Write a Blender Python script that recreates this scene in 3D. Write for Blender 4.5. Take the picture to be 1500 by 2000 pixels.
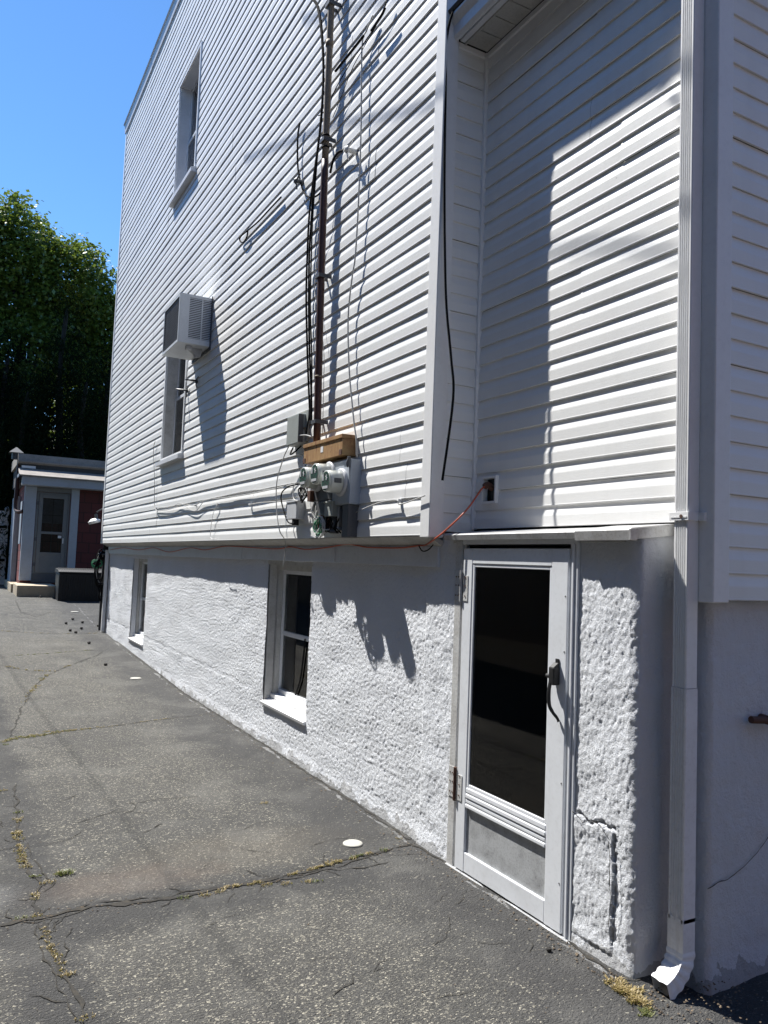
import bpy, bmesh, math, random
from mathutils import Vector, Matrix, noise
random.seed(7)
for o in list(bpy.data.objects): bpy.data.objects.remove(o)
SC = bpy.context.scene
COL = SC.collection

# ---------------------------------------------------------------- camera
CAM = Vector((-2.66776, 0.0, 1.75))
R = ((0.87571396, -0.06457602, -0.47849242), (-0.48134917, -0.03919969, -0.87565196), (0.03778936, 0.99714258, -0.06541133))
cd = bpy.data.cameras.new("camera"); cam = bpy.data.objects.new("camera", cd); COL.objects.link(cam)
m = Matrix(R).to_4x4(); m.translation = CAM; cam.matrix_world = m
cd.sensor_fit = 'HORIZONTAL'; cd.sensor_width = 36.0; cd.lens = 36.0 * 1519 / 1500
cd.clip_start = 0.05; cd.clip_end = 3000
SC.camera = cam

# ---------------------------------------------------------------- sky, sun, exposure
SUN = Vector((-1.0, 2.0, 3.6)).normalized()          # towards the sun
el = math.asin(SUN.z); az = math.atan2(SUN.x, SUN.y)
wd = bpy.data.worlds.new("World"); SC.world = wd; wd.use_nodes = True
nt = wd.node_tree; nt.nodes.clear()
sky = nt.nodes.new('ShaderNodeTexSky'); sky.sky_type = 'NISHITA'; sky.sun_disc = False
sky.sun_elevation = el; sky.sun_rotation = az; sky.air_density = 1.0; sky.dust_density = 0.0; sky.ozone_density = 2.0
bg = nt.nodes.new('ShaderNodeBackground'); bg.inputs[1].default_value = 0.085
wo = nt.nodes.new('ShaderNodeOutputWorld')
tint = nt.nodes.new('ShaderNodeMix'); tint.data_type = 'RGBA'; tint.blend_type = 'MULTIPLY'; tint.inputs[0].default_value = 1.0; tint.inputs[7].default_value = (0.62, 0.92, 1.18, 1)
nt.links.new(sky.outputs[0], tint.inputs[6]); nt.links.new(tint.outputs[2], bg.inputs[0]); nt.links.new(bg.outputs[0], wo.inputs[0])
sl = bpy.data.lights.new("sun", 'SUN'); sl.energy = 5.0; sl.angle = math.radians(0.5); sl.color = (1.0, 0.975, 0.925)
so = bpy.data.objects.new("sun", sl); COL.objects.link(so)
so.rotation_euler = SUN.to_track_quat('Z', 'Y').to_euler(); so.location = (-10, 20, 40)
SC.view_settings.view_transform = 'Standard'; SC.view_settings.look = 'None'
SC.view_settings.exposure = 1.0; SC.view_settings.gamma = 1.0
SC.render.engine = 'CYCLES'

# ---------------------------------------------------------------- materials
class NT:
    def __init__(s, name):
        s.m = bpy.data.materials.new(name); s.m.use_nodes = True; s.t = s.m.node_tree; s.t.nodes.clear()
        s.out = s.n('ShaderNodeOutputMaterial'); s.b = s.n('ShaderNodeBsdfPrincipled'); s.l(s.b.outputs[0], s.out.inputs[0])
    def n(s, typ, **k):
        x = s.t.nodes.new(typ)
        for a, v in k.items(): setattr(x, a, v)
        return x
    def l(s, a, b): s.t.links.new(a, b)
    def coord(s, scale=(1, 1, 1), gen='Object'):
        tc = s.n('ShaderNodeTexCoord'); mp = s.n('ShaderNodeMapping'); mp.inputs['Scale'].default_value = scale
        s.l(tc.outputs[gen], mp.inputs[0]); return mp.outputs[0]
    def noise(s, v, scale, detail=4, rough=0.55, dist=0.0):
        x = s.n('ShaderNodeTexNoise'); x.inputs['Scale'].default_value = scale; x.inputs['Detail'].default_value = detail
        x.inputs['Roughness'].default_value = rough; x.inputs['Distortion'].default_value = dist; s.l(v, x.inputs['Vector']); return x.outputs[0]
    def ramp(s, f, stops, interp='LINEAR'):
        x = s.n('ShaderNodeValToRGB'); e = x.color_ramp; e.interpolation = interp
        while len(e.elements) < len(stops): e.elements.new(0.5)
        for i, (p, c) in enumerate(stops):
            e.elements[i].position = p; e.elements[i].color = (c, c, c, 1) if not hasattr(c, '__len__') else (*c, 1)
        s.l(f, x.inputs[0]); return x.outputs[0]
    def mix(s, f, a, b, typ='MIX'):
        x = s.n('ShaderNodeMix', data_type='RGBA', blend_type=typ)
        for sock, v in ((x.inputs[0], f), (x.inputs[6], a), (x.inputs[7], b)):
            if isinstance(v, (int, float)): sock.default_value = v
            elif isinstance(v, tuple): sock.default_value = (*v, 1)
            else: s.l(v, sock)
        return x.outputs[2]
    def math(s, op, a, b=0.0, c=None):
        x = s.n('ShaderNodeMath', operation=op)
        for i, v in enumerate((a, b) if c is None else (a, b, c)):
            if isinstance(v, (int, float)): x.inputs[i].default_value = v
            else: s.l(v, x.inputs[i])
        return x.outputs[0]
    def col(s, v): 
        if isinstance(v, tuple): s.b.inputs['Base Color'].default_value = (*v, 1)
        else: s.l(v, s.b.inputs['Base Color'])
    def rough(s, v):
        if isinstance(v, (int, float)): s.b.inputs['Roughness'].default_value = v
        else: s.l(v, s.b.inputs['Roughness'])
    def bump(s, h, strength=0.5, dist=0.01):
        x = s.n('ShaderNodeBump'); x.inputs['Strength'].default_value = strength; x.inputs['Distance'].default_value = dist
        s.l(h, x.inputs['Height']); s.l(x.outputs[0], s.b.inputs['Normal'])

def paint(name, c, rough=0.45, dirt=0.12, dirtcol=(0.25, 0.24, 0.22), scale=3.0, metal=0.0, bump=0.1):
    n = NT(name); v = n.coord()
    a = n.noise(v, scale, 6, 0.65); f = n.ramp(a, [(0.45, 0.0), (0.75, 1.0)])
    b = n.noise(v, scale * 11, 4, 0.6); f2 = n.ramp(b, [(0.5, 0.0), (0.8, 1.0)])
    k = n.math('MULTIPLY', n.math('ADD', f, f2), dirt)
    n.col(n.mix(k, c, dirtcol)); n.rough(rough); n.b.inputs['Metallic'].default_value = metal
    if bump: n.bump(b, bump, 0.004)
    return n.m

def siding_mat(name, c):
    n = NT(name); v = n.coord((1, 1, 1))
    vg = n.coord((2.0, 2.0, 160.0)); g = n.noise(vg, 3.0, 5, 0.7)
    a = n.noise(n.coord((0.5, 0.5, 2.2)), 1.3, 6, 0.65); f = n.ramp(a, [(0.42, 0.0), (0.8, 1.0)])
    st = n.noise(n.coord((7, 7, 0.7)), 1.0, 5, 0.6); f2 = n.ramp(st, [(0.5, 0.0), (0.78, 1.0)])
    sp = n.n('ShaderNodeTexVoronoi'); sp.inputs['Scale'].default_value = 3.2; n.l(v, sp.inputs['Vector'])
    spot = n.ramp(sp.outputs['Distance'], [(0.0, 1.0), (0.018, 1.0), (0.03, 0.0)])
    c1 = n.mix(n.math('MULTIPLY', f, 0.10), c, (0.38, 0.37, 0.33)); c1 = n.mix(n.math('MULTIPLY', f2, 0.13), c1, (0.40, 0.38, 0.33))
    c1 = n.mix(n.math('MULTIPLY', spot, 0.55), c1, (0.08, 0.06, 0.05))
    n.col(c1); n.rough(0.42); n.bump(g, 0.28, 0.0025); return n.m

def glass_mat(name, tint=(0.45, 0.48, 0.5), refl=1.0):
    n = NT(name); n.t.nodes.remove(n.b)
    tr = n.n('ShaderNodeBsdfTransparent'); tr.inputs[0].default_value = (*tint, 1)
    gl = n.n('ShaderNodeBsdfGlossy'); gl.inputs['Roughness'].default_value = 0.03; gl.inputs[0].default_value = (refl, refl, refl, 1)
    fr = n.n('ShaderNodeFresnel'); fr.inputs[0].default_value = 1.45; mx = n.n('ShaderNodeMixShader')
    n.l(fr.outputs[0], mx.inputs[0]); n.l(tr.outputs[0], mx.inputs[1]); n.l(gl.outputs[0], mx.inputs[2]); n.l(mx.outputs[0], n.out.inputs[0])
    return n.m

M = {}
M['vinyl'] = siding_mat('white_vinyl', (0.79, 0.79, 0.78))
M['trim'] = paint('white_trim', (0.80, 0.80, 0.80), 0.4, 0.10)
M['alum'] = paint('white_aluminium', (0.72, 0.74, 0.77), 0.35, 0.16, bump=0.05)
M['greytrim'] = paint('grey_fascia_paint', (0.60, 0.62, 0.66), 0.5, 0.2)
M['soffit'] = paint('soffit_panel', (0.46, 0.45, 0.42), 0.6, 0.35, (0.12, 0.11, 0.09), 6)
M['dark'] = paint('dark_interior', (0.03, 0.03, 0.032), 0.8, 0.1)
M['innerdoor'] = paint('inner_door_paint', (0.34, 0.35, 0.36), 0.6, 0.2)
M['glass'] = glass_mat('door_glass', (0.55, 0.57, 0.60), 0.9)
M['wglass'] = glass_mat('window_glass', (0.5, 0.55, 0.58))
M['black'] = paint('black_cable', (0.008, 0.008, 0.009), 0.85, 0.1, (0.03, 0.03, 0.03), 8, bump=0)
M['blackplastic'] = paint('black_plastic', (0.008, 0.008, 0.009), 0.55, 0.15, (0.05, 0.05, 0.05), 8)
M['black'].node_tree.nodes['Principled BSDF'].inputs['Specular IOR Level'].default_value = 0.12
M['greycable'] = paint('grey_cable', (0.42, 0.42, 0.41), 0.5, 0.3, bump=0)
M['whitecable'] = paint('white_cable', (0.7, 0.7, 0.68), 0.5, 0.3, bump=0)
M['greencable'] = paint('green_cable', (0.03, 0.25, 0.11), 0.5, 0.3, bump=0)
M['orange'] = paint('orange_cord', (0.50, 0.085, 0.03), 0.5, 0.35, (0.2, 0.06, 0.03), 12, bump=0)
M['galv'] = paint('galvanised_steel', (0.22, 0.175, 0.13), 0.7, 0.4, (0.15, 0.12, 0.09), 5, metal=0.1)
M['brownpipe'] = paint('brown_painted_pipe', (0.055, 0.022, 0.018), 0.5, 0.4, (0.11, 0.045, 0.03), 5)
M['rust'] = paint('rust', (0.10, 0.045, 0.028), 0.8, 0.5, (0.05, 0.02, 0.015), 20, bump=0.4)
M['meterbox'] = paint('grey_meter_enamel', (0.38, 0.42, 0.47), 0.45, 0.2, (0.15, 0.16, 0.17), 6)
M['telebox'] = paint('grey_plastic', (0.33, 0.35, 0.33), 0.5, 0.25, (0.16, 0.16, 0.14), 6)
M['lightgrey'] = paint('light_grey_enamel', (0.52, 0.53, 0.55), 0.45, 0.25, (0.2, 0.2, 0.2), 6)
M['darkmetal'] = paint('dark_weathered_metal', (0.07, 0.075, 0.085), 0.5, 0.4, (0.14, 0.13, 0.12), 8)
M['acwhite'] = paint('air_conditioner_enamel', (0.62, 0.65, 0.68), 0.4, 0.2, (0.25, 0.25, 0.24), 5)
M['acdark'] = paint('coil_fins', (0.05, 0.05, 0.055), 0.5, 0.3)
M['spout'] = paint('stained_white_spout', (0.76, 0.76, 0.77), 0.5, 0.22, (0.30, 0.28, 0.25), 5)
M['debris'] = paint('dry_debris', (0.16, 0.12, 0.08), 0.9, 0.8, (0.03, 0.025, 0.02), 14, bump=0)
M['kick'] = paint('dull_pressed_panel', (0.40, 0.41, 0.42), 0.5, 0.7, (0.16, 0.16, 0.16), 9, bump=0.2)
M['concrete'] = paint('concrete', (0.46, 0.38, 0.27), 0.85, 0.4, (0.17, 0.15, 0.12), 4, bump=0.5)
M['oldwood'] = paint('weathered_wood_paint', (0.50, 0.50, 0.49), 0.8, 0.5, (0.22, 0.20, 0.18), 7, bump=0.5)
M['greenbit'] = paint('circuit_green', (0.03, 0.22, 0.13), 0.5, 0.3)
M['disc'] = paint('pale_plastic_cap', (0.42, 0.41, 0.37), 0.7, 0.5, (0.2, 0.19, 0.17), 25)
M['flash'] = paint('worn_flashing', (0.50, 0.50, 0.50), 0.38, 0.45, (0.16, 0.13, 0.10), 7, metal=0.35)

n = NT('rusty_yellow_steel'); v = n.coord((1, 14, 2.0)); a = n.noise(v, 2.2, 6, 0.7); b = n.noise(n.coord(), 30, 4, 0.6)
c = n.mix(n.ramp(a, [(0.35, 0.0), (0.68, 1.0)]), (0.40, 0.26, 0.11), (0.22, 0.09, 0.035)); n.col(n.mix(n.ramp(b, [(0.58, 0.0), (0.72, 0.6)]), c, (0.12, 0.04, 0.02)))
n.rough(0.65); n.bump(b, 0.2, 0.003); M['trough'] = n.m

n = NT('meter_glass_body'); n.col((0.55, 0.57, 0.53)); n.rough(0.16); n.b.inputs['Coat Weight'].default_value = 0.6; M['meterbody'] = n.m
n = NT('meter_face'); a = n.noise(n.coord((30, 30, 30)), 2.0, 3); n.col(n.mix(n.ramp(a, [(0.42, 0.0), (0.5, 1.0)], 'CONSTANT'), (0.05, 0.055, 0.055), (0.045, 0.11, 0.085))); n.rough(0.12); M['meterface'] = n.m

n = NT('painted_stucco'); v = n.coord()
h1 = n.noise(n.coord((1, 1, 0.7)), 105, 6, 0.75, 0.5); h2 = n.noise(v, 28, 4, 0.6)
h3 = n.noise(v, 190, 3, 0.7); h = n.math('ADD', h1, n.math('ADD', n.math('MULTIPLY', h2, 1.2), n.math('MULTIPLY', h3, 0.45)))
d = n.noise(n.coord((1, 1, 0.5)), 2.2, 6, 0.6); c = n.mix(n.ramp(d, [(0.4, 0.0), (0.75, 0.30)]), (0.74, 0.76, 0.80), (0.55, 0.56, 0.57))
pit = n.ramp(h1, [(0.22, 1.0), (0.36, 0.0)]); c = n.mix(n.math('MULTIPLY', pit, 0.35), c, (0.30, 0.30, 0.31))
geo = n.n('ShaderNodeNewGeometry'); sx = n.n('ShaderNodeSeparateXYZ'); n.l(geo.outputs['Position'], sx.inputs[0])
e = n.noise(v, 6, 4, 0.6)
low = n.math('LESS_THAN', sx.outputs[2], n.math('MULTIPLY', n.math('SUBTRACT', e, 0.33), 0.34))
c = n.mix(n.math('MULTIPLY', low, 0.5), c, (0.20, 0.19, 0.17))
n.col(c); n.rough(0.8); n.bump(h, 1.0, 0.011); M['stucco'] = n.m

def brick(name, c1, c2, mortar, sc=1.0):
    n = NT(name); tc = n.n('ShaderNodeTexCoord'); sep = n.n('ShaderNodeSeparateXYZ'); n.l(tc.outputs['Object'], sep.inputs[0])
    cb = n.n('ShaderNodeCombineXYZ'); n.l(n.math('ADD', sep.outputs[0], sep.outputs[1]), cb.inputs[0]); n.l(sep.outputs[2], cb.inputs[1])
    bk = n.n('ShaderNodeTexBrick'); n.l(cb.outputs[0], bk.inputs['Vector']); bk.inputs['Scale'].default_value = sc
    bk.inputs['Brick Width'].default_value = 0.55; bk.inputs['Row Height'].default_value = 0.4; bk.inputs['Mortar Size'].default_value = 0.018
    bk.inputs['Color1'].default_value = (*c1, 1); bk.inputs['Color2'].default_value = (*c2, 1); bk.inputs['Mortar'].default_value = (*mortar, 1)
    a = n.noise(n.coord((8, 8, 1)), 2, 4); n.col(n.mix(n.math('MULTIPLY', a, 0.3), bk.outputs[0], (0.05, 0.02, 0.02))); n.rough(0.8); n.bump(bk.outputs['Fac'], 0.3, -0.01)
    return n.m
M['redshingle'] = brick('red_shingle', (0.11, 0.022, 0.020), (0.09, 0.020, 0.018), (0.045, 0.012, 0.011), 1.4)
M['redside'] = brick('red_side_shingle', (0.24, 0.06, 0.05), (0.20, 0.05, 0.045), (0.07, 0.02, 0.02), 1.4)
M['shedtrim'] = paint('shed_trim', (0.36, 0.40, 0.46), 0.5, 0.35)
M['sheddoor'] = paint('shed_door_aluminium', (0.14, 0.15, 0.155), 0.45, 0.3)
M['roofing'] = paint('weathered_roofing', (0.30, 0.27, 0.24), 0.9, 0.6, (0.12, 0.11, 0.10), 3, bump=0.5)
M['darkroof'] = paint('dark_roofing', (0.08, 0.08, 0.085), 0.9, 0.5, (0.03, 0.03, 0.03), 3, bump=0.5)

def leafmat(name, c1, c2, trans=0.35):
    n = NT(name); n.t.nodes.remove(n.b)
    g = n.n('ShaderNodeNewGeometry'); a = n.noise(n.coord(), 1.5, 3)
    f = n.math('ADD', n.math('MULTIPLY', g.outputs['Random Per Island'], 0.7), n.math('MULTIPLY', a, 0.4))
    c = n.mix(f, c1, c2)
    df = n.n('ShaderNodeBsdfDiffuse'); tl = n.n('ShaderNodeBsdfTranslucent'); gl = n.n('ShaderNodeBsdfGlossy'); gl.inputs['Roughness'].default_value = 0.45
    n.l(c, df.inputs[0]); n.l(n.mix(0.5, c, (0.20, 0.26, 0.03)), tl.inputs[0])
    mx = n.n('ShaderNodeMixShader'); mx.inputs[0].default_value = trans; n.l(df.outputs[0], mx.inputs[1]); n.l(tl.outputs[0], mx.inputs[2])
    m2 = n.n('ShaderNodeMixShader'); m2.inputs[0].default_value = 0.06 if trans > 0.2 else 0.0; n.l(mx.outputs[0], m2.inputs[1]); n.l(gl.outputs[0], m2.inputs[2])
    n.l(m2.outputs[0], n.out.inputs[0]); return n.m
M['leaf'] = leafmat('maple_leaves', (0.035, 0.07, 0.012), (0.15, 0.21, 0.035))
M['needle'] = leafmat('spruce_needles', (0.004, 0.008, 0.005), (0.010, 0.018, 0.009), 0.05)
M['bark'] = paint('bark', (0.018, 0.015, 0.012), 0.9, 0.5, (0.02, 0.017, 0.014), 8, bump=0.6)
M['straw'] = leafmat('dried_grass', (0.24, 0.17, 0.07), (0.40, 0.31, 0.14), 0.3)
M['moss'] = leafmat('green_weed', (0.07, 0.11, 0.03), (0.20, 0.19, 0.07), 0.3)
M['crack'] = paint('crack_shadow_dirt', (0.018, 0.017, 0.015), 0.95, 0.6, (0.06, 0.05, 0.035), 20, bump=0)
M['pod'] = paint('seed_pod', (0.012, 0.010, 0.008), 0.8, 0.2)

# asphalt
n = NT('asphalt'); v = n.coord()
vo = n.n('ShaderNodeTexVoronoi'); vo.inputs['Scale'].default_value = 115; vo.inputs['Randomness'].default_value = 1.0
mp = n.coord((0.62, 1.0, 1.0)); wv = n.n('ShaderNodeVectorMath', operation='ADD'); nz = n.n('ShaderNodeTexNoise'); nz.inputs['Scale'].default_value = 70; n.l(v, nz.inputs['Vector'])
sc_ = n.n('ShaderNodeVectorMath', operation='SCALE'); sc_.inputs['Scale'].default_value = 0.02; n.l(nz.outputs['Color'], sc_.inputs[0]); n.l(mp, wv.inputs[0]); n.l(sc_.outputs[0], wv.inputs[1]); n.l(wv.outputs[0], vo.inputs['Vector'])
sepc = n.n('ShaderNodeSeparateColor'); n.l(vo.outputs['Color'], sepc.inputs[0])
geo = n.n('ShaderNodeNewGeometry'); sp = n.n('ShaderNodeSeparateXYZ'); n.l(geo.outputs['Position'], sp.inputs[0]); X, Y = sp.outputs[0], sp.outputs[1]
big = n.noise(v, 0.9, 5, 0.6, 0.4); med = n.noise(v, 3.5, 5, 0.65)
# worn wheel area: far from the wall; sealed dark strip next to the wall and around the cracks
edge = n.math('ADD', X, n.math('MULTIPLY', n.math('SUBTRACT', big, 0.5), 1.3))
wallseal = n.ramp(n.math('ADD', n.math('MULTIPLY', edge, 1.0), 1.0), [(0.28, 1.0), (0.62, 0.0)])
crk = n.math('ABSOLUTE', n.math('SUBTRACT', Y, n.math('ADD', 4.02, n.math('MULTIPLY', n.math('SUBTRACT', med, 0.5), 0.35))))
crkm = n.ramp(crk, [(0.10, 0.0), (0.30, 1.0)])
lx = n.math('ABSOLUTE', n.math('ADD', X, n.math('ADD', 2.22, n.math('MULTIPLY', n.math('SUBTRACT', med, 0.5), 0.3))))
lxm = n.ramp(lx, [(0.07, 0.0), (0.2, 1.0)])
worn = n.math('MULTIPLY', n.math('MULTIPLY', wallseal, n.math('MULTIPLY', crkm, lxm)), n.ramp(big, [(0.30, 0.25), (0.58, 1.0)]))
thr = n.math('SUBTRACT', 0.86, n.math('MULTIPLY', worn, 0.56))
chip = n.math('GREATER_THAN', sepc.outputs[0], thr)
inner = n.math('LESS_THAN', vo.outputs['Distance'], n.math('ADD', 0.28, n.math('MULTIPLY', sepc.outputs[2], 0.28)))
chip = n.math('MULTIPLY', chip, inner)
tar = n.mix(n.ramp(med, [(0.3, 0.0), (0.7, 1.0)]), (0.044, 0.043, 0.041), (0.080, 0.077, 0.072))
tar = n.mix(n.math('MULTIPLY', worn, 0.45), tar, (0.10, 0.096, 0.085))
chipc = n.mix(n.math('POWER', sepc.outputs[1], 1.4), (0.10, 0.097, 0.085), (0.54, 0.50, 0.40))
c = n.mix(chip, tar, chipc)
fine = n.noise(v, 260, 3, 0.7); c = n.mix(n.ramp(fine, [(0.36, 0.6), (0.56, 0.0)]), c, (0.012, 0.012, 0.012)); c = n.mix(n.ramp(fine, [(0.58, 0.0), (0.75, 0.3)]), c, (0.20, 0.19, 0.17))
# brown leaf stain near the left crack corner
dx = n.math('DIVIDE', n.math('ADD', X, 1.75), 0.62); dy = n.math('DIVIDE', n.math('SUBTRACT', Y, 4.38), 0.24)
rr = n.math('ADD', n.math('SQRT', n.math('ADD', n.math('MULTIPLY', dx, dx), n.math('MULTIPLY', dy, dy))), n.math('MULTIPLY', n.math('SUBTRACT', med, 0.5), 1.4))
c = n.mix(n.math('MULTIPLY', n.ramp(rr, [(0.5, 1.0), (1.0, 0.0)]), 0.5), c, (0.12, 0.092, 0.075))
dx = n.math('DIVIDE', n.math('ADD', X, 1.0), 0.9); dy = n.math('DIVIDE', n.math('SUBTRACT', Y, 4.6), 0.4)
rr = n.math('ADD', n.math('SQRT', n.math('ADD', n.math('MULTIPLY', dx, dx), n.math('MULTIPLY', dy, dy))), n.math('MULTIPLY', n.math('SUBTRACT', med, 0.5), 1.2))
c = n.mix(n.math('MULTIPLY', n.ramp(rr, [(0.3, 1.0), (1.1, 0.0)]), 0.28), c, (0.17, 0.145, 0.11))
dx = n.math('DIVIDE', n.math('ADD', X, 2.42), 0.19); dy = n.math('DIVIDE', n.math('SUBTRACT', Y, 4.45), 0.25)
rr = n.math('ADD', n.math('SQRT', n.math('ADD', n.math('MULTIPLY', dx, dx), n.math('MULTIPLY', dy, dy))), n.math('MULTIPLY', n.math('SUBTRACT', med, 0.5), 1.4))
c = n.mix(n.math('MULTIPLY', n.ramp(rr, [(0.4, 1.0), (1.0, 0.0)]), 0.3), c, (0.26, 0.26, 0.26))
# spilled white paint along the wall
wl = n.noise(n.coord((1, 1.6, 1)), 5, 5, 0.7); cut = n.noise(n.coord((0.2, 1.0, 1)), 1.4, 3, 0.5)
pd = n.math('ABSOLUTE', n.math('SUBTRACT', X, n.math('ADD', -0.075, n.math('MULTIPLY', n.math('SUBTRACT', cut, 0.5), 0.16))))
pw = n.math('MULTIPLY', n.math('SUBTRACT', n.math('ADD', n.math('MULTIPLY', wl, 0.6), n.math('MULTIPLY', cut, 0.8)), 0.70), 0.14)
c = n.mix(n.math('MULTIPLY', n.math('LESS_THAN', pd, pw), n.ramp(wl, [(0.35, 0.1), (0.62, 0.7)])), c, (0.45, 0.45, 0.45))
seal = n.math('SUBTRACT', 1.0, n.math('MULTIPLY', wallseal, n.math('MULTIPLY', crkm, lxm)))
c = n.mix(n.math('MULTIPLY', seal, 0.38), c, (0.036, 0.036, 0.037))
patch = n.ramp(n.noise(v, 1.7, 5, 0.6, 0.3), [(0.5, 0.0), (0.66, 1.0)]); c = n.mix(n.math('MULTIPLY', patch, 0.30), c, (0.17, 0.165, 0.15))
n.col(c); n.rough(0.85)
hh = n.math('ADD', n.math('MULTIPLY', vo.outputs['Distance'], -0.8), n.math('ADD', n.math('MULTIPLY', fine, 0.5), n.math('MULTIPLY', med, 2.5)))
n.bump(hh, 1.0, 0.012); M['asphalt'] = n.m

n = NT('dry_lawn_soil'); a = n.noise(n.coord(), 0.7, 6); n.col(n.mix(a, (0.05, 0.07, 0.02), (0.11, 0.10, 0.06))); n.rough(0.95); M['soil'] = n.m

# ---------------------------------------------------------------- mesh helpers
def link(name, verts, faces, mat, parent=None, smooth=False, mats=None, midx=None):
    me = bpy.data.meshes.new(name); me.from_pydata([tuple(v) for v in verts], [], faces); me.update()
    if smooth: me.polygons.foreach_set('use_smooth', [True] * len(me.polygons))
    for mm in (mats or [mat]): me.materials.append(M[mm] if isinstance(mm, str) else mm)
    if midx: me.polygons.foreach_set('material_index', midx)
    o = bpy.data.objects.new(name, me); COL.objects.link(o)
    if parent is not None:
        o.parent = parent
        pl = parent
        off = Vector((0, 0, 0))
        while pl is not None: off += pl.location; pl = pl.parent
        o.location = -off
    return o

class MB:
    def __init__(s): s.v = []; s.f = []
    def add(s, vs, fs):
        k = len(s.v); s.v += [tuple(v) for v in vs]; s.f += [tuple(i + k for i in f) for f in fs]; return s
    def box(s, x0, x1, y0, y1, z0, z1, bev=0.0):
        if x0 > x1: x0, x1 = x1, x0
        if y0 > y1: y0, y1 = y1, y0
        if z0 > z1: z0, z1 = z1, z0
        if bev <= 0:
            vs = [(x0,y0,z0),(x1,y0,z0),(x1,y1,z0),(x0,y1,z0),(x0,y0,z1),(x1,y0,z1),(x1,y1,z1),(x0,y1,z1)]
            return s.add(vs, [(0,3,2,1),(4,5,6,7),(0,1,5,4),(1,2,6,5),(2,3,7,6),(3,0,4,7)])
        bm = bmesh.new(); bmesh.ops.create_cube(bm, size=1.0)
        for v in bm.verts: v.co = Vector(((x0+x1)/2 + v.co.x*(x1-x0), (y0+y1)/2 + v.co.y*(y1-y0), (z0+z1)/2 + v.co.z*(z1-z0)))
        b = min(bev, (x1-x0)*0.45, (y1-y0)*0.45, (z1-z0)*0.45)
        bmesh.ops.bevel(bm, geom=bm.edges[:], offset=b, segments=2, affect='EDGES', profile=0.5)
        bm.verts.index_update(); s.add([v.co.copy() for v in bm.verts], [[v.index for v in f.verts] for f in bm.faces]); bm.free(); return s
    def prism(s, prof, axis, a, b):
        """closed 2-D profile swept along an axis; axis 'x': prof=(y,z); 'y': (x,z); 'z': (x,y)"""
        n = len(prof); P = {'x': lambda t, p: (t, p[0], p[1]), 'y': lambda t, p: (p[0], t, p[1]), 'z': lambda t, p: (p[0], p[1], t)}[axis]
        vs = [P(a, p) for p in prof] + [P(b, p) for p in prof]
        fs = [(i, (i+1) % n, n + (i+1) % n, n + i) for i in range(n)] + [tuple(range(n-1, -1, -1)), tuple(range(n, 2*n))]
        return s.add(vs, fs)
    def cyl(s, p0, p1, r0, r1=None, seg=16, caps=True):
        r1 = r0 if r1 is None else r1; p0 = Vector(p0); p1 = Vector(p1); d = (p1 - p0).normalized()
        a = d.orthogonal().normalized(); b = d.cross(a); vs = []
        for p, r in ((p0, r0), (p1, r1)):
            for i in range(seg):
                t = 2*math.pi*i/seg; vs.append(p + a*math.cos(t)*r + b*math.sin(t)*r)
        fs = [(i, (i+1) % seg, seg + (i+1) % seg, seg + i) for i in range(seg)]
        if caps: fs += [tuple(range(seg-1, -1, -1)), tuple(range(seg, 2*seg))]
        return s.add(vs, fs)
    def lathe(s, c, axis, prof, seg=28):
        c = Vector(c); d = Vector(axis).normalized(); a = d.orthogonal().normalized(); b = d.cross(a); vs = []
        for (t, r) in prof:
            for i in range(seg):
                w = 2*math.pi*i/seg; vs.append(c + d*t + a*math.cos(w)*r + b*math.sin(w)*r)
        fs = []
        for k in range(len(prof)-1):
            fs += [(k*seg+i, k*seg+(i+1) % seg, (k+1)*seg+(i+1) % seg, (k+1)*seg+i) for i in range(seg)]
        fs.append(tuple(range(seg-1, -1, -1))); fs.append(tuple((len(prof)-1)*seg + i for i in range(seg)))
        return s.add(vs, fs)
    def tube(s, pts, r, seg=6, sub=5):
        P = [Vector(p) for p in pts]
        if len(P) > 2 and sub > 1:
            Q = []
            for i in range(len(P)-1):
                p0 = P[max(i-1, 0)]; p1 = P[i]; p2 = P[i+1]; p3 = P[min(i+2, len(P)-1)]
                for k in range(sub):
                    t = k/sub; Q.append(0.5*((2*p1) + (p2-p0)*t + (2*p0-5*p1+4*p2-p3)*t*t + (3*p1-p0-3*p2+p3)*t**3))
            Q.append(P[-1]); P = Q
        vs = []; up = None
        for i, p in enumerate(P):
            d = (P[min(i+1, len(P)-1)] - P[max(i-1, 0)])
            d = d.normalized() if d.length > 1e-9 else Vector((0, 0, 1))
            if up is None: up = d.orthogonal().normalized()
            up = (up - d*up.dot(d)); up = up.normalized() if up.length > 1e-6 else d.orthogonal().normalized()
            b = d.cross(up)
            rr = r[i*(len(r)-1)//max(len(P)-1, 1)] if hasattr(r, '__len__') else r
            for k in range(seg):
                w = 2*math.pi*k/seg; vs.append(p + up*math.cos(w)*rr + b*math.sin(w)*rr)
        fs = []
        for i in range(len(P)-1):
            fs += [(i*seg+k, i*seg+(k+1) % seg, (i+1)*seg+(k+1) % seg, (i+1)*seg+k) for k in range(seg)]
        fs.append(tuple(range(seg-1, -1, -1))); fs.append(tuple((len(P)-1)*seg + k for k in range(seg)))
        return s.add(vs, fs)
    def obj(s, name, mat, parent=None, smooth=False): return link(name, s.v, s.f, mat, parent, smooth)

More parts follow.
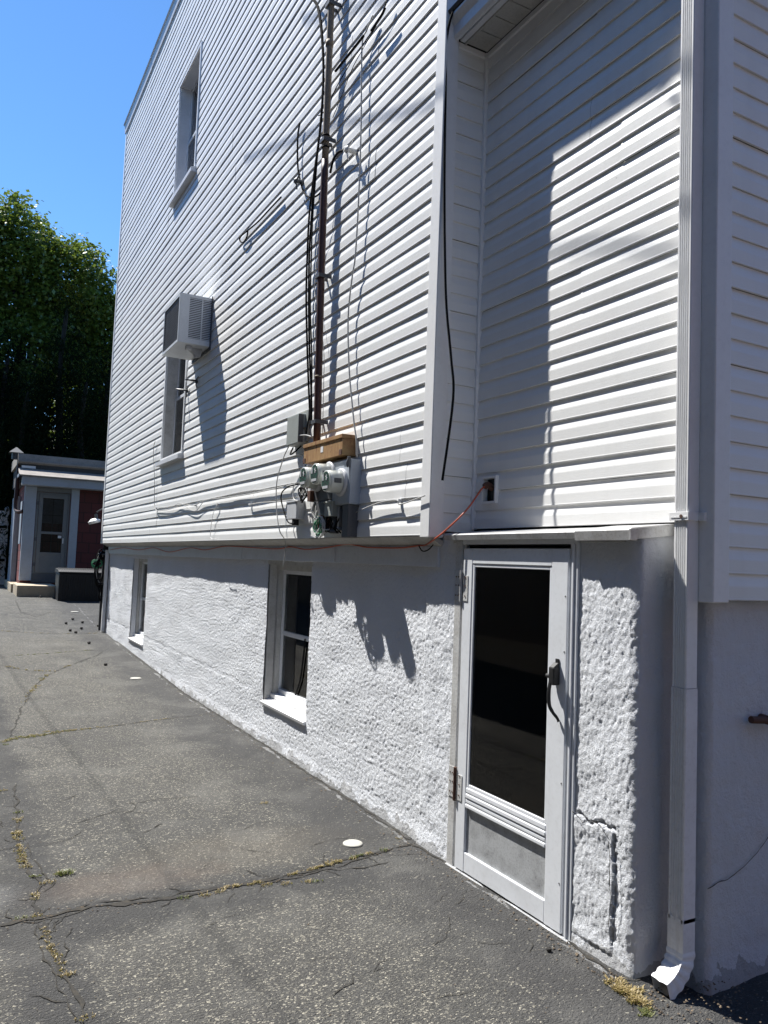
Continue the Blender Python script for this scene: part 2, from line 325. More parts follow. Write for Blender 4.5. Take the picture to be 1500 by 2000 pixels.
def tag(o, label, cat, group=None):
    o['label'] = label; o['category'] = cat
    if group: o['group'] = group
    return o
def thing(name, loc, label, cat, group=None):
    o = bpy.data.objects.new(name, None); COL.objects.link(o); o.location = loc; o.empty_display_size = 0.2
    return tag(o, label, cat, group)
def struct(o, kind='structure'): o['kind'] = kind; return o
def nz(x, y, z): return noise.noise(Vector((x, y, z)))
def G(y):
    T = [(-400, 0), (10, 0), (16.1, .18), (19, .4), (22, .55), (60, .95), (2000, .95)]
    for (a, za), (b, zb) in zip(T, T[1:]):
        if y <= b: return za + (zb-za)*(y-a)/(b-a)
    return .95
W = {
 'black_a': [(-0.17,6.274,6.793),(-0.17,6.156,6.645),(-0.17,6.05,6.366),(-0.17,5.967,5.994),(-0.17,5.955,5.666),(-0.17,5.981,5.406),(-0.17,6.072,5.037),(-0.17,6.128,4.74),(-0.17,6.132,4.377),(-0.17,6.114,4.009),(-0.17,6.039,3.544),(-0.17,5.966,3.178),(-0.17,5.904,2.909)],
 'black_b': [(-0.17,6.237,6.769),(-0.17,6.132,6.63),(-0.17,6.026,6.352),(-0.17,5.956,5.987),(-0.17,5.943,5.661),(-0.17,5.97,5.401),(-0.17,6.049,5.027),(-0.17,6.076,4.675),(-0.17,6.086,4.361),(-0.17,6.046,3.9),(-0.17,5.973,3.441),(-0.17,5.906,3.124),(-0.17,5.877,2.863)],
 'black_c': [(-0.165,5.985,5.547),(-0.165,6.025,5.11),(-0.165,6.059,4.715),(-0.165,6.052,4.351),(-0.165,6.024,3.895),(-0.165,5.941,3.435),(-0.165,5.918,3.127),(-0.165,5.942,2.958),(-0.165,5.999,2.794)],
 'grey_wire': [(-0.17,5.045,5.878),(-0.17,5.14,5.814),(-0.17,5.205,5.771),(-0.17,5.197,5.478),(-0.17,5.165,5.013),(-0.17,5.159,4.447),(-0.17,5.175,4.055),(-0.17,5.214,3.909),(-0.17,5.256,3.603),(-0.17,5.201,3.197),(-0.17,5.124,2.911),(-0.17,5.075,2.752),(-0.17,5.031,2.633),(-0.17,5.012,2.507)],
 'thin_cable_right': [(-0.17,4.812,5.849),(-0.17,4.939,5.771),(-0.17,5.143,5.742),(-0.17,5.36,5.715),(-0.17,5.637,5.654),(-0.17,5.88,5.56),(-0.17,6.021,5.581)],
 'thin_b': [(-0.165,4.988,5.763),(-0.165,5.151,5.719),(-0.165,5.365,5.656),(-0.165,5.54,5.538),(-0.165,5.723,5.415)],
 'lash': [(-0.2,5.632,5.755),(-0.2,5.394,5.753),(-0.2,5.129,5.755)],
 'lash2': [(-0.2,5.0,5.717),(-0.2,4.842,5.738),(-0.2,4.789,5.764)],
 'loop_a': [(-0.16,6.476,5.745),(-0.16,6.514,5.657),(-0.16,6.504,5.467),(-0.16,6.473,5.308),(-0.16,6.409,5.175),(-0.16,6.323,5.044),(-0.16,6.22,4.95),(-0.16,6.078,4.883),(-0.16,5.967,4.86),(-0.16,5.904,4.866)],
 'insul_a': [(-0.17,6.407,5.157)],
 'arc_b': [(-0.18,5.692,4.924),(-0.18,5.65,5.005),(-0.18,5.594,5.032),(-0.18,5.507,5.026),(-0.18,5.362,4.967)],
 'insul_b': [(-0.18,5.324,4.946)],
 'thin_loop': [(-0.16,6.883,5.209),(-0.16,7.146,5.212),(-0.16,7.518,5.211),(-0.16,7.86,5.239),(-0.16,8.067,5.257),(-0.16,8.134,5.235),(-0.16,8.017,5.16),(-0.16,7.883,5.175),(-0.16,7.861,5.251)],
 'thin_d': [(-0.16,5.764,4.712),(-0.16,5.779,4.565),(-0.16,5.857,4.418),(-0.16,5.942,4.226),(-0.16,5.967,4.057),(-0.16,5.855,3.806),(-0.16,5.747,3.564),(-0.16,5.698,3.383),(-0.16,5.682,3.129),(-0.16,5.662,2.751)],
 'white_c': [(-0.155,11.852,3.444),(-0.155,11.922,3.312),(-0.155,11.73,2.831),(-0.155,11.593,2.429),(-0.155,11.094,2.371),(-0.155,10.448,2.378),(-0.155,9.92,2.401),(-0.155,9.425,2.365),(-0.155,8.985,2.404),(-0.155,8.19,2.39),(-0.155,7.508,2.383),(-0.155,6.918,2.387),(-0.155,6.402,2.395),(-0.155,6.11,2.392)],
 'white_d': [(-0.155,11.593,2.429),(-0.155,10.594,2.399),(-0.155,10.133,2.425),(-0.155,9.411,2.295),(-0.155,8.984,2.398),(-0.155,8.38,2.412),(-0.155,7.358,2.415),(-0.155,6.651,2.384),(-0.155,6.165,2.374)],
 'white_e': [(-0.155,7.398,2.275),(-0.155,7.043,2.278),(-0.155,6.636,2.267),(-0.155,6.209,2.263)],
 'rope_f': [(-0.155,8.481,2.326),(-0.155,8.62,2.223),(-0.155,8.684,2.021),(-0.155,8.631,1.951),(-0.155,8.414,1.949)],
 'long_arc': [(-0.2,5.796,2.751),(-0.2,5.937,2.782),(-0.2,6.161,2.788),(-0.2,6.326,2.696),(-0.2,6.413,2.614),(-0.19,6.555,2.444),(-0.19,6.538,2.213),(-0.19,6.435,2.001),(-0.1,6.504,1.897),(-0.1,6.538,1.678)],
 'grey_f': [(-0.16,5.005,2.109),(-0.16,4.667,2.159),(-0.16,4.421,2.164),(-0.16,4.371,2.134),(-0.16,4.071,2.174)],
 'black_post': [(-0.1, 3.967, 5.322), (-0.12, 3.997, 5.262), (-0.13, 4.02, 5.2), (-0.13, 4.043, 5.094), (-0.13, 4.037, 4.683), (-0.13, 4.018, 4.171), (-0.13, 3.982, 3.664), (-0.13, 3.945, 3.33), (-0.13, 3.875, 2.996), (-0.13, 3.839, 2.739), (-0.13, 3.927, 2.26)],
 'cord_up': [(0.15,3.852,2.247),(0.1,3.845,2.218),(0.02,3.834,2.121),(-0.05,3.836,2.046),(-0.1,3.921,1.959),(-0.12,4.0,1.91)],
 'cord_low': [(-0.045,4.118,1.914),(-0.045,4.225,1.876),(-0.045,4.332,1.87),(-0.045,4.564,1.856),(-0.045,5.012,1.859),(-0.045,5.177,1.871),(-0.045,5.387,1.883),(-0.045,5.724,1.859),(-0.045,6.14,1.841),(-0.045,6.37,1.854),(-0.045,6.551,1.863),(-0.045,6.869,1.844),(-0.045,7.438,1.853),(-0.045,8.455,1.869),(-0.045,9.264,1.826),(-0.045,9.974,1.85),(-0.045,11.061,1.791),(-0.045,12.049,1.848),(-0.045,13.179,1.813),(-0.045,14.538,1.845),(-0.045,15.855,1.803)],
 'cord_tail': [(-0.06,4.288,1.869),(-0.06,4.242,1.836),(-0.06,4.174,1.843),(-0.06,4.116,1.875)],
 'green_coil': [(-0.3,5.366,1.991)],
 'wb1': [(-0.22,6.064,2.384),(-0.22,6.091,2.321),(-0.22,6.06,2.254),(-0.22,5.969,2.237)],
 'wb2': [(-0.2,6.001,2.381),(-0.2,6.227,2.375),(-0.2,6.379,2.34),(-0.2,6.407,2.274),(-0.2,6.319,2.158),(-0.2,6.213,2.066),(-0.2,6.074,2.054)],
 'crackA': [(-2.377,4.104,0.0),(-2.29,4.11,0.0),(-2.223,4.11,0.0),(-2.085,4.125,0.0),(-1.966,4.134,0.0),(-1.777,4.095,0.0),(-1.604,4.072,0.0),(-1.359,4.093,0.0),(-1.136,4.082,0.0),(-0.95,4.106,0.0),(-0.675,4.163,0.0),(-0.448,4.219,0.0),(-0.229,4.235,0.0),(-0.062,4.239,0.0)],
 'crackB': [(-2.209,7.917,0.0),(-2.076,8.021,0.0),(-1.898,8.071,0.0),(-1.613,8.207,0.0),(-1.22,8.273,0.0),(-0.725,8.454,0.0),(-0.378,8.54,0.0),(-0.077,8.562,0.0)],
 'crackC': [(-2.115,8.101,0.0),(-2.023,8.744,0.0),(-1.943,9.392,0.0),(-1.759,10.477,0.014),(-1.646,11.03,0.03),(-1.448,11.635,0.048),(-1.319,11.941,0.057),(-0.97,12.555,0.075),(-0.573,13.254,0.096),(-0.429,13.68,0.109)],
 'crackD': [(-2.011,12.51,0.074),(-1.889,12.31,0.068),(-1.645,12.005,0.059),(-1.389,11.912,0.056)],
 'crackE': [(-1.977,13.317,0.098),(-1.685,13.426,0.101),(-1.308,13.529,0.104),(-0.822,13.736,0.11),(-0.18,13.941,0.116)],
 'crackF': [(-2.167,6.51,0.0),(-2.192,5.989,0.0),(-2.21,5.545,0.0),(-2.231,5.165,0.0),(-2.224,4.903,0.0),(-2.196,4.694,0.0),(-2.155,4.494,0.0),(-2.21,4.383,0.0),(-2.21,4.133,0.0)],
 'crackG': [(-2.193,4.067,0.0),(-2.192,3.849,0.0),(-2.176,3.693,0.0),(-2.157,3.503,0.0),(-2.14,3.329,0.0),(-2.13,3.191,0.0)],
 'crackH': [(-1.847,16.405,0.203),(-1.336,16.153,0.184),(-0.725,15.972,0.176),(-0.164,16.004,0.177)],
 'crackI': [(-1.928,5.909,0.0),(-1.794,6.048,0.0)],
 'crackJ': [(-1.483,5.708,0.0),(-1.36,5.709,0.0),(-1.178,5.714,0.0),(-0.997,5.695,0.0)],
 'crackK': [(-1.872,5.429,0.0),(-1.772,5.474,0.0),(-1.607,5.589,0.0)],
 'crackL': [(-1.539,5.086,0.0),(-1.45,5.13,0.0),(-1.365,5.221,0.0)],
 'crackM': [(-1.322,21.097,0.505),(-1.35,18.803,0.385),(-1.098,18.082,0.33),(-0.727,18.817,0.386),(-0.149,18.3,0.347)],
 'crackN': [(-0.95,4.106,0.0),(-0.759,4.118,0.0),(-0.536,4.046,0.0),(-0.317,4.077,0.0)],
 'white_line': [(-0.081,9.341,0.0),(-0.053,8.645,0.0),(-0.014,8.222,0.0),(-0.035,7.454,0.0),(-0.07,6.514,0.0),(-0.065,5.794,0.0),(-0.043,5.072,0.0),(-0.043,4.479,0.0),(-0.077,4.063,0.0),(-0.093,3.661,0.0),(-0.109,3.184,0.0),(-0.142,2.772,0.0)],
 'discs': [(-0.388,4.414,0.0),(-0.386,11.133,0.033),(-0.234,18.827,0.387)],
 'pods': [(-0.604,17.139,0.259),(-0.415,17.664,0.299),(-0.273,17.26,0.268),(-0.624,16.286,0.194),(-0.552,16.035,0.178),(-0.389,16.511,0.211),(-0.027,16.804,0.233),(0.102,16.799,0.233),(-0.518,14.547,0.134),(-0.606,12.253,0.066),(-0.702,21.75,0.538)],
 'podbig': [(-0.174,2.832,0.0)],
 'sh1': [(-1.889,12.955,0.087),(-1.629,8.942,0.0),(-1.557,7.908,0.0)],
 'sh2': [(-1.415,6.37,0.0),(-1.409,4.207,0.0)],
 'shadow_br': [(-0.042,2.28,0.0),(0.134,2.082,0.0),(0.099,2.403,0.0)],
 'grassA': [(-0.13,2.53,0.0),(-0.129,2.36,0.0),(-0.134,2.424,0.0),(-0.144,2.471,0.0),(-0.167,2.345,0.0)],
 'tufts': [(-2.196,5.779,0.0),(-2.23,5.371,0.0),(-2.215,5.25,0.0),(-2.22,4.781,0.0),(-2.18,4.635,0.0),(-2.128,4.518,0.0),(-2.262,6.337,0.0),(-2.054,4.618,0.0),(-2.288,4.138,0.0),(-2.221,4.138,0.0),(-1.428,4.041,0.0),(-1.342,4.058,0.0),(-1.531,4.053,0.0),(-1.095,4.035,0.0),(-0.988,4.011,0.0),(-0.876,3.992,0.0),(-0.822,3.976,0.0),(-0.625,4.2,0.0),(-0.497,4.188,0.0),(-1.642,10.852,0.025),(-1.567,11.384,0.041),(-1.884,12.398,0.071),(-1.94,8.108,0.0),(-1.795,8.221,0.0),(-2.173,7.801,0.0),(-0.004,7.467,0.0),(0.031,7.726,0.0),(-0.376,4.224,0.0),(-0.266,4.232,0.0),(-2.197,3.801,0.0),(-2.155,3.523,0.0),(-2.132,3.174,0.0),(-2.051,8.079,0.0),(-0.625,5.367,0.0),(0.063,4.906,0.0),(-0.082,4.364,0.0)],
}
# ================================================================ ground
def ground_sheet(name, xs, ys, mat, dz=0.0, amp=0.0):
    vs = []; fs = []
    for y in ys:
        for x in xs:
            z = G(y) + dz
            if amp: z += amp*nz(x*1.1, y*1.1, 0) + amp*0.25*nz(x*4, y*4, 5)
            if amp and x > -0.28 and y < 15: z += (x+0.28)*0.05          # a little wedge of tar climbs to the wall
            if amp and x > 0.02 and y < 2.5: z -= min(0.05, (x-0.02)*0.3) + 0.01*nz(x*9, y*9, 1)
            vs.append((x, y, z))
    w = len(xs)
    for j in range(len(ys)-1):
        for i in range(w-1): fs.append((j*w+i, j*w+i+1, (j+1)*w+i+1, (j+1)*w+i))
    return link(name, vs, fs, mat, smooth=True)
def steps(a, b, n_): return [a+(b-a)*i/n_ for i in range(n_+1)]
xs = steps(-14, -3.2, 12) + steps(-3, 0.7, 74) + steps(0.9, 6, 10)
ys = steps(-8, 0.8, 10) + steps(1.0, 8.0, 140) + steps(8.2, 24, 60) + steps(25, 60, 20)
drive = struct(ground_sheet('driveway', xs, ys, 'asphalt', 0.0, 0.006))
soil = struct(ground_sheet('ground', [-1500, -200, -60, 60, 200, 1500], [-1500, -200, -20, 10, 16.1, 19, 22, 60, 300, 2000], 'soil', -0.12))

# cracks: thin ragged dark fissures lying 4 mm over the tar
cm = MB()
def crack(pts, w0, rag=0.5, seed=0, out=cm):
    rnd = random.Random(seed); P = []
    for a, b in zip(pts, pts[1:]):
        a = Vector(a); b = Vector(b); n_ = max(2, int((b-a).length/0.035))
        for k in range(n_): P.append(a + (b-a)*k/n_)
    P.append(Vector(pts[-1])); L = []; Rr = []
    for i, p in enumerate(P):
        d = (P[min(i+1, len(P)-1)] - P[max(i-1, 0)]).normalized(); s = Vector((-d.y, d.x, 0))
        j = s*(nz(p.x*9, p.y*9, seed)*0.028 + nz(p.x*35, p.y*35, seed)*0.012)
        w = w0*max(0.12, 0.75 + 1.3*nz(p.x*14, p.y*14, seed+3))*(0.35 if i in (0, len(P)-1) else 1)
        q = p + j
        for (lst, sg) in ((L, 1), (Rr, -1)):
            t = q + s*sg*w*rnd.uniform(0.6, 1.3); lst.append((t.x, t.y, G(t.y) + 0.006*nz(t.x*1.1, t.y*1.1, 0) + 0.0015*nz(t.x*4, t.y*4, 5) + 0.004 + (max(0, t.x+0.28)*0.05 if t.y < 15 else 0)))
    k = len(L); out.add(L + Rr, [(i, i+1, k+i+1, k+i) for i in range(k-1)])
for i, (nm, w) in enumerate({'crackA': .014, 'crackB': .007, 'crackC': .008, 'crackD': .006, 'crackE': .006, 'crackF': .012, 'crackG': .011, 'crackH': .008, 'crackI': .004, 'crackJ': .004, 'crackK': .004, 'crackL': .004, 'crackM': .009, 'crackN': .005}.items()):
    crack(W[nm], w, seed=i)
for i in range(46):                                                    # hairline cracks
    r_ = random.Random(900+i); x = r_.uniform(-2.3, -0.25); y = 2.6 + 7*r_.random()**1.4; a = r_.uniform(-0.5, 0.5); P = [(x, y, 0)]
    for k in range(r_.randint(3, 7)):
        a += r_.uniform(-0.5, 0.5); x += math.cos(a)*0.05; y += math.sin(a)*0.05; P.append((x, y, 0))
    crack(P, 0.0022, seed=50+i)
crack([(-.040, 13.5, 0), (-.030, 10, 0), (-.028, 8.3, 0), (-.032, 6.9, 0), (-.030, 5.6, 0), (-.034, 4.9, 0), (-.040, 4.30, 0)], .010, seed=77)
crack([(-.055, 4.25, 0), (-.06, 4.0, 0), (-.05, 3.92, 0)], .008, seed=78); crack([(-.03, 2.86, 0), (-.05, 2.7, 0), (-.045, 2.5, 0), (.02, 2.45, 0)], .009, seed=79)
for k_, (i0, i1, off, w_) in enumerate(((3, 9, .035, .006), (1, 5, -.04, .005), (8, 13, -.045, .006), (6, 8, -.05, .009))):
    crack([(p[0], p[1]+off*(1 if 0 < j < i1-i0-1 else .2), 0) for j, p in enumerate(W['crackA'][i0:i1])], w_, seed=120+k_)
crack([(p[0]+.05, p[1]+.02, 0) for p in W['crackF'][3:8]], .006, seed=130); crack([(p[0]-.04, p[1], 0) for p in W['crackG']], .005, seed=131)
for i in range(40):                                                    # short breaks branching off the long cracks
    r_ = random.Random(300+i); key = ['crackA', 'crackA', 'crackF', 'crackG', 'crackB', 'crackC'][i % 6]; P0 = W[key][r_.randint(0, len(W[key])-1)]; x, y = P0[0]+r_.uniform(-.1, .1), P0[1]+r_.uniform(-.03, .03); a = r_.uniform(0, 6.28); P = [(x, y, 0)]
    for k in range(r_.randint(2, 5)): a += r_.uniform(-.7, .7); x += math.cos(a)*.045; y += math.sin(a)*.045; P.append((x, y, 0))
    crack(P, .0035, seed=350+i)
cm.obj('crack', 'crack', drive)

# weeds and dried grass growing out of the cracks
def blades(mb, x, y, n_, rad, h, rnd, lean=1.0):
    for _ in range(n_):
        a = rnd.uniform(0, 6.28); r_ = rad*math.sqrt(rnd.random()); bx = x + math.cos(a)*r_; by = y + math.sin(a)*r_*0.5; z = G(by) + 0.002
        d = rnd.uniform(0, 6.28); L = h*rnd.uniform(0.4, 1.2); w = rnd.uniform(0.0012, 0.003)
        lx, ly = math.cos(d)*L*lean*rnd.uniform(.3, 1), math.sin(d)*L*lean*rnd.uniform(.3, 1); sx, sy = -math.sin(d)*w, math.cos(d)*w
        mb.add([(bx-sx, by-sy, z), (bx+sx, by+sy, z), (bx+lx*.5+sx, by+ly*.5+sy, z+L*.5), (bx+lx*.5-sx, by+ly*.5-sy, z+L*.5), (bx+lx, by+ly, z+L*.62)], [(0, 1, 2, 3), (3, 2, 4)])
st = MB(); mo = MB(); rg = random.Random(3)
for k, (x, y, z) in enumerate(W['tufts']):
    blades(st if k % 4 else mo, x, y, 26, 0.035, 0.018, rg)
def along(mb, pts, n_, t0, t1, h, wid, rnd):
    P = [Vector(p) for p in pts]; Ls = [(b-a).length for a, b in zip(P, P[1:])]; T = sum(Ls)
    for _ in range(n_):
        t = rnd.uniform(t0, t1)*T; i = 0
        while i < len(Ls)-1 and t > Ls[i]: t -= Ls[i]; i += 1
        q = P[i] + (P[i+1]-P[i])*min(1, t/Ls[i]); 
        if nz(q.x*5, q.y*5, 8) < -0.05: continue
        blades(mb, q.x + rnd.gauss(0, wid), q.y + rnd.gauss(0, wid), rnd.randint(2, 7), 0.012, h*.8, rnd)
along(st, W['crackA'], 150, 0.42, 0.78, 0.018, 0.008, rg); along(mo, W['crackA'], 90, 0.8, 0.98, 0.016, 0.006, rg); along(st, W['crackA'], 60, 0.0, 0.42, 0.014, 0.006, rg)
along(st, W['crackB'], 160, 0.0, 0.45, 0.02, 0.02, rg); along(mo, W['crackB'], 80, 0.0, 0.3, 0.018, 0.03, rg); along(st, W['crackB'], 60, .45, 1, 0.012, 0.006, rg)
along(st, W['crackC'], 140, 0.3, 0.75, 0.03, 0.02, rg); along(st, W['crackF'], 220, 0.3, 0.95, 0.02, 0.012, rg); along(st, W['crackG'], 90, 0, 1, 0.016, 0.01, rg)
along(st, W['crackD'], 60, 0, 1, 0.03, 0.015, rg); along(mo, W['crackE'], 80, 0, 1, 0.02, 0.01, rg); along(st, W['crackH'], 100, 0, 1, 0.02, 0.02, rg)
along(mo, [(-0.02, 5, 0), (-0.02, 13, 0)], 160, 0, 1, 0.022, 0.012, rg)
for _ in range(42): blades(st, -0.11 + rg.gauss(0, .020), 2.42 + rg.gauss(0, .06), 24, 0.022, 0.036, rg)
for _ in range(8): blades(mo, -0.15 + rg.gauss(0, .012), 2.28 + rg.gauss(0, .02), 30, 0.02, 0.02, rg)
for (x, y) in ((-2.054, 4.618), (-2.03, 4.60)): blades(mo, x, y, 60, 0.04, 0.03, rg)
o = st.obj('dried_grass', 'straw'); struct(o, 'stuff'); tag(o, 'tufts of dried yellow grass growing from the driveway cracks and beside the wall corner', 'grass')
o = mo.obj('green_weeds', 'moss'); struct(o, 'stuff'); tag(o, 'small patches of green weeds in the driveway cracks and along the stucco wall', 'weeds')

db = MB(); rd_ = random.Random(44)                                   # grit and leaf crumbs along the wall foot and in the cracks
def crumb(x, y, s):
    z = G(y) + .003 + (max(0, x+.28)*.05 if y < 15 else 0); a = rd_.uniform(0, 6.28); P = []
    for k in range(5): w = a + k*1.257; q = s*rd_.uniform(.5, 1.2); P.append((x+math.cos(w)*q, y+math.sin(w)*q*.7, z + rd_.uniform(0, s*.5)))
    db.add(P + [(x, y, z+s*.7)], [(0, 1, 5), (1, 2, 5), (2, 3, 5), (3, 4, 5), (4, 0, 5)])
for _ in range(420): crumb(-.05 - abs(rd_.gauss(0, .05)), 2.45 + 8*rd_.random()**1.5, rd_.uniform(.003, .009))
for _ in range(160): p = W['crackA'][rd_.randint(0, 13)]; crumb(p[0]+rd_.gauss(0, .09), p[1]+rd_.gauss(0, .035), rd_.uniform(.003, .008))
for _ in range(160): crumb(rd_.uniform(-.12, .35), 2.25 + rd_.gauss(0, .10), rd_.uniform(.004, .010))
for _ in range(260): crumb(rd_.uniform(-2.4, -.1), 2.3+7*rd_.random()**1.6, rd_.uniform(.002, .006))
o = db.obj('debris', 'debris'); struct(o, 'stuff'); tag(o, 'scattered brown grit and leaf crumbs along the wall foot and driveway cracks', 'debris')

# ================================================================ siding
PITCH = 0.1165
PROF = [(0.0, 0.0), (0.0105, 0.0), (0.0115, 0.004), (0.0106, 0.009), (0.0104, 0.058), (0.0098, 0.064), (0.0062, 0.080), (0.0010, 0.103), (0.0, PITCH)]
def clip(prof, za, zb):
    out = []
    for (d0, z0), (d1, z1) in zip(prof, prof[1:]):
        if z1 < za - 1e-9 or z0 > zb + 1e-9: continue
        if z1 - z0 < 1e-9:
            if za <= z0 <= zb: out += [(d0, z0), (d1, z1)]
            continue
        t0 = max(0, (za-z0)/(z1-z0)); t1 = min(1, (zb-z0)/(z1-z0))
        if t1 <= t0: continue
        out += [(d0+(d1-d0)*t0, z0+(z1-z0)*t0), (d0+(d1-d0)*t1, z0+(z1-z0)*t1)]
    res = []
    for p in out:
        if not res or abs(p[0]-res[-1][0])+abs(p[1]-res[-1][1]) > 1e-7: res.append(p)
    return res
def siding(name, parent, O, u, nrm, L, z0, z1, opens=(), seed=0, wav=0.0030, joint=3.6, mat='vinyl', pk=1.0):
    """courses of lap siding: O=(x,y) start, u=(x,y) run direction, nrm=(x,y) outward"""
    rnd = random.Random(seed); mb = MB(); k = 0; z = z0; PT = PITCH*pk; PR = [(d, zz*pk) for d, zz in PROF]
    while z < z1 - 1e-4:
        joints = []
        if k % 2 == 0: off = rnd.uniform(0.3, joint); oxs = [rnd.uniform(-0.0016, 0.0022) for _ in range(12)]
        t = off
        while t < L - 0.25: joints.append(t); t += joint
        cuts = sorted(set([0, L] + [c for o_ in opens for c in (o_[0], o_[1]) if 0 < c < L] + joints))
        for a, b in zip(cuts, cuts[1:]):
            mid = (a+b)/2; pi = sum(1 for j in joints if j <= mid)
            zs = [(0, min(PT, z1-z))]
            for (ua, ub, za, zb) in opens:
                if ua <= mid <= ub:
                    new = []
                    for (p, q) in zs:
                        if zb-z <= p or za-z >= q: new.append((p, q)); continue
                        if za-z > p + 1e-4: new.append((p, za-z))
                        if zb-z < q - 1e-4: new.append((zb-z, q))
                    zs = new
            for (p, q) in zs:
                pr = clip(PR, p, q)
                if len(pr) < 2: continue
                n_ = max(1, int((b-a)/0.22)); vs = []; fs = []
                for i in range(n_+1):
                    s_ = a + (b-a)*i/n_
                    w = wav*nz(s_*1.7+seed, z*3.1, seed) + 0.6*wav*nz(s_*0.5, z*0.7, seed+9) + oxs[pi % 12]
                    dzz = 0.0032*nz(s_*0.6, k*0.7, seed+4)
                    for (d, zz) in pr: vs.append((O[0]+u[0]*s_+nrm[0]*(d+w), O[1]+u[1]*s_+nrm[1]*(d+w), z+zz+dzz))
                m_ = len(pr); flip = (u[0]*nrm[1]-u[1]*nrm[0]) > 0
                for i in range(n_):
                    for j in range(m_-1):
                        f = (i*m_+j, (i+1)*m_+j, (i+1)*m_+j+1, i*m_+j+1); fs.append(f if not flip else f[::-1])
                mb.add(vs, fs)
        z += PT; k += 1
    return mb.obj(name, mat, parent)

house = thing('house', (1.5, 8.0, 0.0), 'tall white vinyl sided house on a rough white stucco basement wall', 'house')
XM, XR, YC, YF, YH = -0.12, 0.20, 4.06, 16.4, 2.27      # main wall, recessed wall, near corner, far corner, house end
ZB, ZT = 1.93, 10.5
UWIN = (10.42, 11.60, 7.06, 8.86); LWIN = (10.27, 11.47, 3.10, 4.94)
siding('siding_wall', house, (XM, YC), (0, 1), (-1, 0), YF-YC, ZB, ZT, [(w[0]-YC, w[1]-YC, w[2], w[3]) for w in (UWIN, LWIN)], seed=1, pk=1.04)
OUT = (3.80, 3.94, 2.14, 2.305)
siding('siding_wall', house, (XR, YH), (0, 1), (-1, 0), YC-YH, 1.985, 5.12, [(OUT[0]-YH, OUT[1]-YH, OUT[2], OUT[3])], seed=2)
siding('siding_wall', house, (XR, YH), (0, 1), (-1, 0), 0.17, 1.645, 1.985, seed=5)
siding('siding_wall', house, (XM+.01, YC), (1, 0), (0, -1), XR-XM-.01, 1.96, 5.10, seed=3)
siding('siding_wall', house, (XM+.01, YC+.004), (1, 0), (0, -1), 6, 5.30, ZT, seed=13)
siding('siding_wall', house, (XR, YH), (1, 0), (0, -1), 4.0, 1.645, 5.12, seed=4)

# corner posts and J trim
def post(x0, x1, y0, y1, z0, z1, bev=.004):
    return MB().box(x0, x1, y0, y1, z0, z1, bev).obj('corner_post', 'trim', house)
post(XM-.024, XM+.02, YC-.022, YC+.085, ZB-.012, 10.5)
post(XM-.0225, XM+.078, YC-.0245, YC+.02, ZB-.010, 10.5)
post(XR-.024, XR+.02, YH-.022, YH+.078, 1.632, 5.12)
post(XR-.0225, XR+.078, YH-.0245, YH+.02, 1.634, 5.12)
post(XM-.022, XM+.02, YF-.075, YF+.02, ZB-.01, 10.5)
MB().box(XR-.030, XR+.01, YC-.030, YC+.01, 1.98, 5.12, .004).obj('corner_trim', 'trim', house)      # inside corner
MB().box(XR-.022, XR+.02, YC-.03, 2.45, 5.085, 5.12, .003).obj('trim_channel', 'trim', house)
MB().box(XM+.08, XR-.03, YC-.022, YC+.01, 5.085, 5.12, .003).obj('trim_channel', 'trim', house)
# roof edge of the main block: fascia and drip edge in three lengths
for (a, b, z) in ((16.45, 13.9, 0.0), (13.9, 11.2, .012), (11.2, 4.0, 0.0)):
    MB().prism([(XM-.035, 10.44+z), (XM-.05, 10.60+z), (XM-.075, 10.62+z), (XM+.2, 10.64+z), (XM+.2, 10.44+z)], 'y', a, b).obj('roof_edge', 'greytrim', house)
MB().box(XM-.02, 6.2, 4.05, 16.45, 10.645, 10.75).obj('roof', 'darkroof', house)
# closed shell behind the sheets, so that no light leaks through the house
sh = MB(); sh.box(XM+.03, 6.2, YF-.03, YF+.015, -.2, 10.64); sh.box(6.16, 6.2, 2.3, YF-.03, -.2, 10.64); sh.box(XR+.03, 6.16, 2.34, YC+.1, 5.3, 5.34)
sh.box(XM+.03, 6.16, YC+.10, YC+.13, 5.34, 10.64); sh.box(.6, .63, 4.4, YF-.03, -.2, 10.64)
sh.obj('inner_wall', 'dark', house)
# sloped strip under the siding and the fascia board on the stucco
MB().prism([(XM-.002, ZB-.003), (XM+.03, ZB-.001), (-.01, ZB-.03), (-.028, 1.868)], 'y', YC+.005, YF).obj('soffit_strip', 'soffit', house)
fb = MB()
for a, b, dx in ((4.10, 7.9, 0.0), (7.903, 12.0, .002), (12.003, 16.12, .001)): fb.box(-.034-dx, -.004, a, b, 1.737-dx*3, 1.869, .003)
fb.box(-.046, -.034, 5.60, 5.604, 1.745, 1.86)
fb.obj('fascia_board', 'greytrim', house)

# ---- porch eave above the recess
ev = MB(); y0, y1 = 2.28-.35, YC-.026
ev.prism([(-.052, 5.118), (-.038, 5.14), (-.045, 5.22), (-.105, 5.262), (-.118, 5.262), (-.12, 5.245), (-.088, 5.20), (-.085, 5.135), (-.07, 5.118)], 'y', y0, y1)
ev.obj('gutter', 'alum', house)
MB().box(-.036, .0, y0, y1, 5.122, 5.30, .002).obj('fascia_board', 'alum', house)
sf = MB()
for i in range(12):
    a = y1 - .002 - i*.152; sf.box(.012, XR-.022, a-.146, a, 5.124, 5.134, .002)
sf.box(0, .012, y0, y1, 5.112, 5.134); sf.box(.012, XR-.022, y0, y1, 5.136, 5.142)
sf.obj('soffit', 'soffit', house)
MB().prism([(-.125, 5.272), (-.135, 5.29), (XR+.1, 5.40), (4.5, 7.2), (4.5, 7.1), (.0, 5.272)], 'y', y0-.05, YC-.026).obj('porch_roof', 'darkroof', house)
